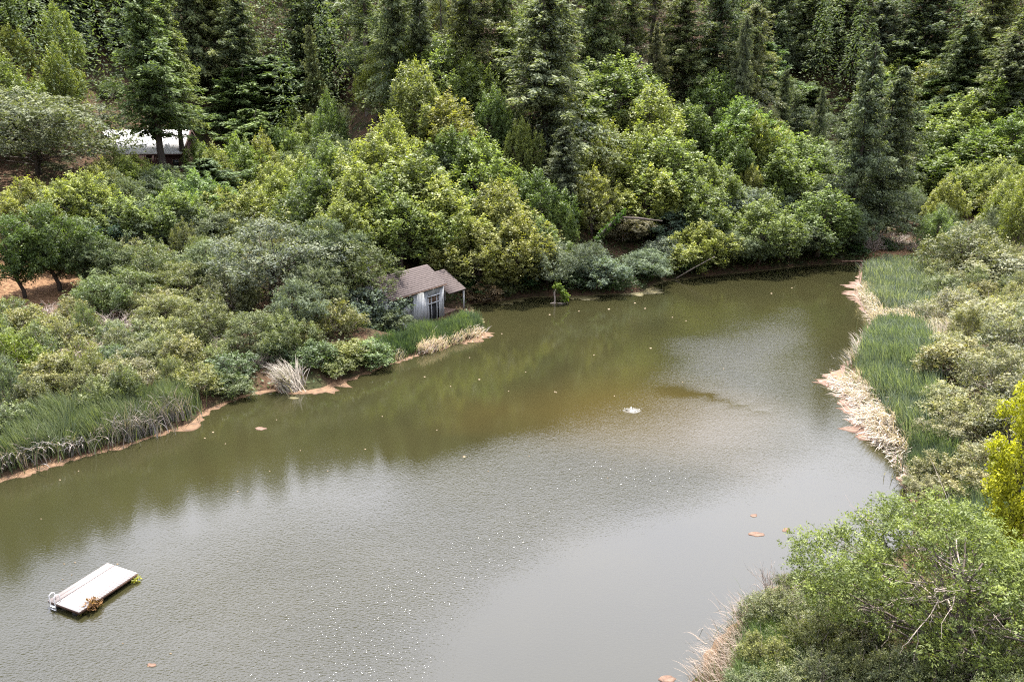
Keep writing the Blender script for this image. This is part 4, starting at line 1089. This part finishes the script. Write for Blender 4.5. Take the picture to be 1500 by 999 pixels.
for i, R_ in enumerate(rr):
    for j in range(k):
        aa = j / k * 6.283; V.append((R_ * .85 * math.cos(aa) + .25, R_ * .7 * math.sin(aa), .16 * math.exp(-(R_ * 1.9) ** 2) + .03 * r.rand() * (1 - R_) + .004))
for i in range(5):
    for j in range(k): Q.append((i * k + j, i * k + (j + 1) % k, (i + 1) * k + (j + 1) % k, (i + 1) * k + j))
Q.append((0, 4, 9, 14))
link('bubble_dome', mesh_from('bubble_dome', V, Q, noise_mat('bubbly_water', [(.45, (.04, .03, .01)), (.7, (.16, .16, .14))], 4, .25, 6), smooth=True), bo)

# ------------------------------------------------------------------ boathouse
M['boards'] = noise_mat('weathered_grey_boards', [(.25, (.17, .17, .17)), (.5, (.36, .37, .38)), (.75, (.50, .50, .50))], 2.2, .85, 8, (3, 3, .35))
M['boards2'] = noise_mat('pale_horizontal_boards', [(.25, (.33, .33, .33)), (.75, (.54, .54, .53))], 2.2, .85, 6, (.4, 3, 4))
M['roofing'] = noise_mat('brown_shingle_roof', [(.3, (.040, .031, .028)), (.5, (.070, .054, .049)), (.75, (.105, .084, .076))], 2.5, .9, 8, (1, 3, 3), .3)  # shingle colour lowered to carry the shadow of the trees behind
M['dark'] = plain('interior_shade_black', (.012, .012, .013), .9)  # near-black colour stands for the unlit inside of the boathouse
M['glass'] = plain('dark_window_glass', (.02, .024, .028), .08, .6)
M['timber'] = noise_mat('brown_timber', [(.3, (.10, .06, .04)), (.7, (.24, .16, .12))], 3, .85, 5, (2, 2, 1))
d_ = np.array([.56, .83, 0]); d_ /= np.linalg.norm(d_)
bz = .4
rc = at_z(650, 459, bz)
LEN = 10.6; DEP = 6.2; EZ = 4.25; RZ = 6.55
O = rc - d_ * LEN
bh = link('boathouse', None, None, (O[0], O[1], bz)); bh.rotation_euler = (0, 0, math.atan2(d_[1], d_[0]))
tag(bh, 'weathered grey board boathouse with a brown roof, half hidden behind green reeds', 'boathouse')
def gable(mb, x0, x1, y0, y1, z0, z1):
    ym = (y0 + y1) / 2
    V = [(x, y, z) for x in (x0, x1) for y, z in ((y0, z0), (ym, z0), (y1, z0), (ym, z1))]
    mb.add(V, [(0, 3, 2, 1), (4, 5, 6, 7), (0, 4, 7, 3), (2, 3, 7, 6)])
SP = 4.3
mb = MB()
# right part of the long wall in vertical boards with battens, door opening x 7.35..9.5
dx0, dx1, dz = SP + 3.05, SP + 5.45, 3.15
for a0, a1, z0, z1 in ((SP, dx0, -.8, EZ), (dx1, LEN, -.8, EZ), (dx0, dx1, dz, EZ)):
    mb.box((a0, 0, z0), (a1 - a0, 0, 0), (0, .18, 0), (0, 0, z1 - z0))
for x in np.arange(SP + .15, LEN - .05, .3):
    z0 = dz + .1 if dx0 - .05 < x < dx1 + .05 else -.8
    mb.box((x - .025, -.03, z0), (.05, 0, 0), (0, .028, 0), (0, 0, EZ - .02 - z0))
mb.box((LEN, 0, -.8), (0.0001 + .16, 0, 0), (0, DEP, 0), (0, 0, EZ + .8))       # right gable wall
gable(mb, LEN + .003, LEN + .15, .1, DEP - .1, EZ, RZ - .08)
mb.box((0, DEP - .18, -.8), (LEN - .01, 0, 0), (0, .18, 0), (0, 0, EZ + .8))
mb.box((SP, .18, -.8), (.15, 0, 0), (0, .3, 0), (0, 0, EZ + .8))
link('wall', mb.mesh('wall', M['boards']), bh)
mb = MB()   # left part, set back, horizontal siding
wy = .42
wins = [(1.9, 3.95, 2.55, 3.75), (2.9, 4.1, .15, 1.35)]
for a0, a1, z0, z1 in ((0, 1.9, -.8, EZ), (1.9, SP, 3.75, EZ), (1.9, SP, 1.35, 2.55), (1.9, 2.9, -.8, 1.35), (2.9, SP, -.8, .15), (3.95, SP, 2.55, 3.75), (4.1, SP, .15, 1.35)):
    mb.box((a0, wy, z0), (a1 - a0, 0, 0), (0, .16, 0), (0, 0, z1 - z0))
for z in np.arange(-.6, EZ - .1, .24):
    for a0, a1 in ((0, 1.86), (4.14, SP - .01)): mb.box((a0, wy - .022, z), (a1 - a0, 0, 0), (0, .02, 0), (0, 0, .2))
mb.box((-.16, wy, -.8), (.158, 0, 0), (0, DEP - wy, 0), (0, 0, EZ + .8)); gable(mb, -.157, -.01, .12, DEP - .1, EZ, RZ - .08)
link('siding', mb.mesh('siding', M['boards2']), bh)
for x0, x1, z0, z1 in wins:
    mb = MB()
    for q0 in ((x0, z0, x1 - x0, .07), (x0, z1 - .07, x1 - x0, .07)): mb.box((q0[0], wy - .04, q0[1]), (q0[2], 0, 0), (0, .1, 0), (0, 0, q0[3]))
    for x in (x0, (x0 + x1) / 2 - .04, x1 - .08): mb.box((x, wy - .04, z0 + .072), (.08, 0, 0), (0, .1, 0), (0, 0, z1 - z0 - .144))
    f_ = link('window', mb.mesh('window', M['boards2']), bh)
    mb = MB(); mb.box((x0 + .082, wy + .03, z0 + .075), (x1 - x0 - .166, 0, 0), (0, .03, 0), (0, 0, z1 - z0 - .15)); link('pane', mb.mesh('pane', M['glass']), f_)
def courses(mb, x0, x1, y0, z0, y1, z1, n=13):
    for k in range(n):
        f0, f1 = k / n, min(1, (k + 1.12) / n); e = .03 * ((k % 2) * .4 + .5 * rs.rand())
        slab(mb, x0 - e, x1 + e, y0 + (y1 - y0) * f0, z0 + (z1 - z0) * f0 + .016, y0 + (y1 - y0) * f1, z0 + (z1 - z0) * f1, .11)
def slab(mb, x0, x1, y0, z0, y1, z1, t=.14):
    n_ = unit(np.array([0, -(z1 - z0), (y1 - y0)])) * t
    mb.box((x0, y0, z0), (x1 - x0, 0, 0), (0, y1 - y0, z1 - z0), n_)
mb = MB(); yr = DEP / 2
courses(mb, -.45, LEN + .4, -.35, EZ + .02 - .35 * .05, yr, RZ); slab(mb, -.45, LEN + .4, yr + .02, RZ, DEP + .35, EZ)
ro = link('roof', mb.mesh('roof', M['roofing']), bh)
mb = MB(); mb.box((-.43, -.42, EZ - .1), (LEN + .82, 0, 0), (0, .05, 0), (0, 0, .16)); link('fascia', mb.mesh('fascia', M['timber']), ro)
# doorway: frame, transom and black panels for the shade inside
mb = MB()
for x in (dx0 + .002, dx0 + .6, dx1 - .62, dx1 - .1): mb.box((x, -.02, -.8), (.1, 0, 0), (0, .12, 0), (0, 0, dz + .6))
mb.box((dx0, -.05, 1.95), (dx1 - dx0, 0, 0), (0, .16, 0), (0, 0, .14)); mb.box((dx0 - .15, -.22, dz - .1), (dx1 - dx0 + .3, 0, 0), (0, .36, 0), (0, 0, .1))
dr = link('door', mb.mesh('door', M['boards']), bh)
mb = MB(); mb.box((dx0 + .01, .22, -.8), (dx1 - dx0 - .02, 0, 0), (0, .04, 0), (0, 0, 2.8)); link('door_shade_panel', mb.mesh('door_shade_panel', M['dark']), dr)  # flat black sheet painting the shade within the doorway
mb = MB()
for i in range(6): mb.box((dx0 + .12 + i * .37, .1, 2.1), (.31, 0, 0), (0, .03, 0), (0, 0, dz - 2.22))
link('transom', mb.mesh('transom', M['timber']), dr)
mb = MB(); mb.box((dx0 + .01, .262, 2.0), (dx1 - dx0 - .02, 0, 0), (0, .04, 0), (0, 0, dz - 2.0)); link('transom_shade_panel', mb.mesh('transom_shade_panel', M['dark']), dr)  # black sheet painting the shade behind the transom
# porch on the right end
po = MB(); courses(po, LEN + .42, LEN + 4.3, -.75, 2.75, 3.2, 5.2); pr = link('porch_roof', po.mesh('porch_roof', M['roofing']), bh)
for x, y, z in ((LEN + 4.0, -.55, 2.85), (LEN + 4.0, 3.0, 5.05)):
    mb = MB(); mb.box((x, y, -.8), (.16, 0, 0), (0, .16, 0), (0, 0, z + .75)); link('post', mb.mesh('post', M['boards']), pr)
mb = MB(); mb.box((LEN + .2, 0, -.25), (3.9, 0, 0), (0, 3.1, 0), (0, 0, .2)); mb.box((LEN + .2, 3.1, -.8), (3.9, 0, 0), (0, .15, 0), (0, 0, 4.2)); link('porch_floor', mb.mesh('porch_floor', M['timber']), bh)

# low shed behind the oak and a sunlit deck
g = ground_hit(552, 402)
sh = link('shed', None, None, tuple(g)); sh.rotation_euler = bh.rotation_euler; tag(sh, 'small brown-roofed shed with a grey post behind the boathouse oak', 'shed')
mb = MB(); mb.box((-1.5, 0, -.8), (3, 0, 0), (0, 2.4, 0), (0, 0, 2.8)); link('wall', mb.mesh('wall', M['timber']), sh)
mb = MB(); slab(mb, -1.8, 1.8, -.4, 1.95, 2.8, 3.0); link('roof', mb.mesh('roof', M['roofing']), sh)
mb = MB(); mb.box((-2.0, -.3, -.8), (.28, 0, 0), (0, .28, 0), (0, 0, 4.1)); link('post', mb.mesh('post', M['boards2']), sh)
g = ground_hit(517, 404)
dk = link('wooden_deck', None, None, (g[0], g[1], g[2] + .35)); dk.rotation_euler = bh.rotation_euler; tag(dk, 'pale sunlit wooden deck glimpsed between trunks left of the boathouse', 'deck')
mb = MB()
for i in range(12): mb.box((-1.8 + i * .3, -1.2, 0), (.28, 0, 0), (0, 2.4, 0), (0, 0, .05))
link('deck_boards', mb.mesh('deck_boards', M['deck']), dk)
mb = MB()
for y in (-1.1, 1.0): mb.box((-1.8, y, -1.0), (3.6, 0, 0), (0, .1, 0), (0, 0, .995))
link('frame', mb.mesh('frame', M['timber']), dk)

# ------------------------------------------------------------------ white-roofed house on the left slope
M['metal'] = noise_mat('white_metal_roof', [(.3, (.5, .49, .49)), (.7, (.62, .61, .60))], 1.2, .45, 3, (6, .3, .3))
M['redwood'] = noise_mat('dark_red_siding', [(.3, (.032, .013, .011)), (.7, (.06, .025, .02))], 2, .8, 5, (1, 1, 4))
d = ray(268, 226); t = 143 / d[1]; er = np.array([0, 0, CAM_H]) + d * t
hL = 19.0; hD = 5.6
gz = hz(er[0] - 5, er[1] + 2)
ho = link('house', None, None, (er[0], er[1], gz)); ez = er[2] - gz; rzh = ez + 4.3
ho.rotation_euler = (0, 0, R(4)); tag(ho, 'dark red house with a bright white metal roof among trees on the left slope', 'house')
print('house eave', ez)
mb = MB(); mb.box((-hL, .6, -3), (hL - .6, 0, 0), (0, hD * 2 - 1.2, 0), (0, 0, ez + 2.95))
gable(mb, -.75, -.6, .7, hD * 2 - .7, ez - .1, rzh - .2)
link('wall', mb.mesh('wall', M['redwood']), ho)
mb = MB(); slab(mb, -hL, 0, 0, ez, hD, rzh, .1); slab(mb, -hL, 0, hD + .02, rzh, hD * 2, ez, .1)
for x in np.arange(-hL + .3, 0, .6): slab(mb, x, x + .05, .02, ez + .11, hD, rzh + .11, .04)
ro = link('roof', mb.mesh('roof', M['metal']), ho)
mb = MB(); slab(mb, .003, .25, -.1, ez - .22, hD, rzh - .18, .36); slab(mb, .003, .25, hD + .02, rzh - .18, hD * 2, ez - .22, .36); mb.box((-hL, -.12, ez - .25), (hL, 0, 0), (0, .1, 0), (0, 0, .26)); link('fascia', mb.mesh('fascia', M['redwood']), ro)
for x in (-2.4, -5.0, -8.2, -11):
    mb = MB(); mb.box((x, .5, ez - 2.3), (1.3, 0, 0), (0, .08, 0), (0, 0, 1.3)); wn = link('window', mb.mesh('window', M['timber']), ho)
    mb = MB(); mb.box((x + .1, .46, ez - 2.2), (1.1, 0, 0), (0, .03, 0), (0, 0, 1.1)); link('pane', mb.mesh('pane', M['glass']), wn)
mb = MB(); mb.box((-9, -1.6, ez - 3.2), (9, 0, 0), (0, 2.1, 0), (0, 0, .15)); mb.box((-9, -1.6, ez - 2.3), (9, 0, 0), (0, .08, 0), (0, 0, .08))
for x in np.arange(-9, .1, 1.5): mb.box((x - .04, -1.58, ez - 5.5), (.08, 0, 0), (0, .06, 0), (0, 0, 3.2))
link('balcony', mb.mesh('balcony', M['timber']), ho)
d = ray(104, 238); e2 = np.array([0, 0, CAM_H]) + d * (136 / d[1]); g2 = hz(e2[0], e2[1] + 2)
cb = link('cabin', None, None, (e2[0], e2[1], g2)); tag(cb, 'low outbuilding with a pale roof behind the branches of the huge left oak', 'outbuilding')
ez = e2[2] - g2
mb = MB(); mb.box((-6, .4, -2), (6.2, 0, 0), (0, 3, 0), (0, 0, ez + 1.95)); link('wall', mb.mesh('wall', M['redwood']), cb)
mb = MB(); slab(mb, -6.5, .6, 0, ez, 3.8, ez + 1.5, .1); link('roof', mb.mesh('roof', M['metal']), cb)

# ------------------------------------------------------------------ vine-covered stump, logs, poles, small jetty
p = at_z(812, 445)
st = link('vine_covered_stump', None, None, (p[0], p[1], 0)); tag(st, 'dead stump draped in bright green vine standing in the pond off the far bank', 'stump')
r = np.random.RandomState(4); mb = MB()
mb.tube([(0, 0, -.5), (.1, .1, .8), (-.02, .05, 1.6), (.2, 0, 2.3), (.7, .1, 2.75)], [.16, .13, .13, .12, .08], 7)
mb.tube([(-.6, 0, .05), (0, .1, .12), (.3, .1, .05)], [.05, .1, .08], 6)
mb.tube([(.5, 0, .1), (1.2, -.1, .05), (2.0, 0, .12), (1.5, .2, .75)], [.07, .11, .1, .05], 6)
link('trunk', mb.mesh('trunk', M['palebark'], smooth=True), st)
parts = []
for k in range(16):
    t = k / 15; c = np.array([.2 + 1.5 * math.sin(t * 1.5), .1 * r.normal(), 2.75 - 2.2 * t ** 1.6 + .1 * r.normal()])
    parts.append(blob_leaves(r, c, np.array([.42, .4, .35]) * (.8 + .5 * r.rand()), 90, .24, .19, False, .4, .6))
v_ = link('vine', crown_mesh(parts, 'vine', M['leaf']), st); v_.color = (.125, .175, .03, 1)
def log(name, pts, rad, mat, label, cat='log', k=6):
    b = np.array(pts[0]); mb = MB(); mb.tube([np.array(q) - b for q in pts], rad, k)
    o = link(name, mb.mesh(name, mat, smooth=True), None, tuple(b)); return tag(o, label, cat)
def onray(u, v, dist):
    d = ray(u, v); return np.array([0, 0, CAM_H]) + d * (dist / d[1])
a0 = ground_hit(910, 345); D0 = a0[1]
log('fallen_log', [onray(912, 319, 121), onray(935, 320, 120.5), onray(950, 322, 120), onray(970, 324, 121)], [.16, .2, .17, .1], M['bark'], 'grey-brown fallen trunk lying level across the far bank')
lt = log('leaning_log', [onray(872, 352, 119), onray(892, 332, 119.5), onray(912, 312, 120.5)], [.28, .25, .15], M['darkbark'], 'ivy-covered trunk leaning on the far bank below the fallen trunk')
parts = []; b = np.array(lt.location)
for k in range(26):
    t = k / 25; c = onray(872 + 40 * t, 352 - 40 * t, 119 + 1.3 * t) - b
    parts.append(blob_leaves(r, c + r.normal(size=3) * .15, np.array([.5, .5, .5]), 70, .22, .17, False, .4, .5))
iv = link('ivy', crown_mesh(parts, 'ivy', M['leaf']), lt); iv.color = (.05, .095, .02, 1)
q0 = at_z(990, 408, .15); q1 = onray(1047, 376, 121)
log('bare_pole', [q0, (q0 + q1) / 2 + np.array([0, 0, .1]), q1], [.13, .11, .07], M['palebark'], 'slanting bare grey pole rising from the water on the far bank', 'pole')
q0 = ground_hit(1278, 352); q1 = onray(1310, 308, q0[1] + 1)
log('leaning_snag', [q0, (q0 + q1) / 2 + np.array([.2, 0, .4]), q1], [.2, .16, .1], M['bark'], 'grey leaning dead trunk at the far end of the pond', 'snag')
for i, (u, v0, v1, x) in enumerate([(962, 0, 95, 0)]):
    pass
b = at_z(1250, 384.5, .0)
jt = link('small_jetty', None, None, (b[0], b[1], 0)); tag(jt, 'low brown plank jetty at the far end of the pond', 'jetty')
mb = MB()
for i in range(14): mb.box((-2.6 + i * .37, -.9, .30), (.35, 0, 0), (0, 1.8, 0), (0, 0, .07))
link('plank_deck', mb.mesh('plank_deck', noise_mat('brown_planks', [(.3, (.16, .09, .06)), (.7, (.30, .18, .12))], 2, .8, 4)), jt)
mb = MB()
for x in (-2.5, 2.3):
    for y in (-.8, .65): mb.box((x, y, -.8), (.15, 0, 0), (0, .15, 0), (0, 0, 1.095))
link('post', mb.mesh('post', M['skirt']), jt)

# ------------------------------------------------------------------ labels for plants placed without one
ORD = 'first second third fourth fifth sixth seventh eighth ninth tenth eleventh twelfth thirteenth fourteenth fifteenth sixteenth seventeenth eighteenth nineteenth twentieth'.split()
def ordw(i): return ORD[i] if i < 20 else 'twenty-' + ORD[i - 20] if i < 29 else str(i + 1) + 'th'
WORD = {'fir': 'dark fir', 'thinfir': 'thin bare-trunked fir', 'softfir': 'young green conifer', 'bay': 'yellow-green bay tree', 'oak': 'grey-green oak', 'shrub': 'shrub', 'rshrub': 'pale shrub', 'willow': 'pale willow', 'silver': 'silvery bush', 'dead': 'dead bush', 'nearshrub': 'shrub'}
GRP = {'fir': 'firs on the wooded slope', 'thinfir': 'thin firs on the wooded slope', 'softfir': 'young conifers on the slope', 'bay': 'bay trees on the slope', 'oak': 'oaks on the slope', 'shrub': 'shrubs along the banks', 'rshrub': 'pale shrubs on the right bank', 'willow': 'willows on the banks', 'silver': 'silvery bushes on the far bank', 'dead': 'dead bushes along the banks', 'nearshrub': 'shrubs in the near right corner',
       'near': None, 'maple': None, 'highfir': 'firs before the white-roofed house'}
def zone(p):
    x, y, z = p['pos']; u, v = p['u'], p['v']; s_ = float(sdist([(x, y)])[0])
    if x > 22 and y < 118 and s_ < 60 and u > 1280: return ('on the right bank behind the mid reeds' if v > 470 else 'on the right bank beside the far reeds')
    if u < 560 and v > 330: return 'on the left bank, ' + ('front row by the shore' if s_ < 11 else 'middle row' if s_ < 20 else 'back row uphill')
    if s_ < 13: return 'by the water of the far bank'
    side = 'above the white-roofed house' if u < 330 else 'left of the boathouse' if u < 520 else 'above the boathouse' if u < 760 else 'above the vine-covered stump' if u < 960 else 'above the fallen trunk' if u < 1130 else 'above the small jetty' if u < 1330 else 'above the far right reeds'
    return side + (', at the top edge' if v < 20 else ', high on the slope' if v < 130 else ', halfway up' if v < 240 else ', low on the slope')
bk = {}
for p in PLANTS:
    p['root']['group'] = GRP.get(p['sp']) or ''
    if not p['root']['group']: del p['root']['group']
    if p['label']: continue
    tone = ''
    if p['sp'] == 'shrub' and p['c']:
        c = p['c']; tone = 'dark green ' if c[1] < .09 else 'yellowish ' if c[0] > .118 else 'green '
    bk.setdefault((tone + WORD[p['sp']], zone(p)), []).append(p)
for (wd_, zn), L_ in bk.items():
    L_.sort(key=lambda p: p['u'])
    for i, p in enumerate(L_):
        p['root']['label'] = (wd_ + ' ' + zn) if len(L_) == 1 else f'{ordw(i)} {wd_} from the left, {zn}'
print('top level', len([o for o in sc.objects if o.parent is None]))
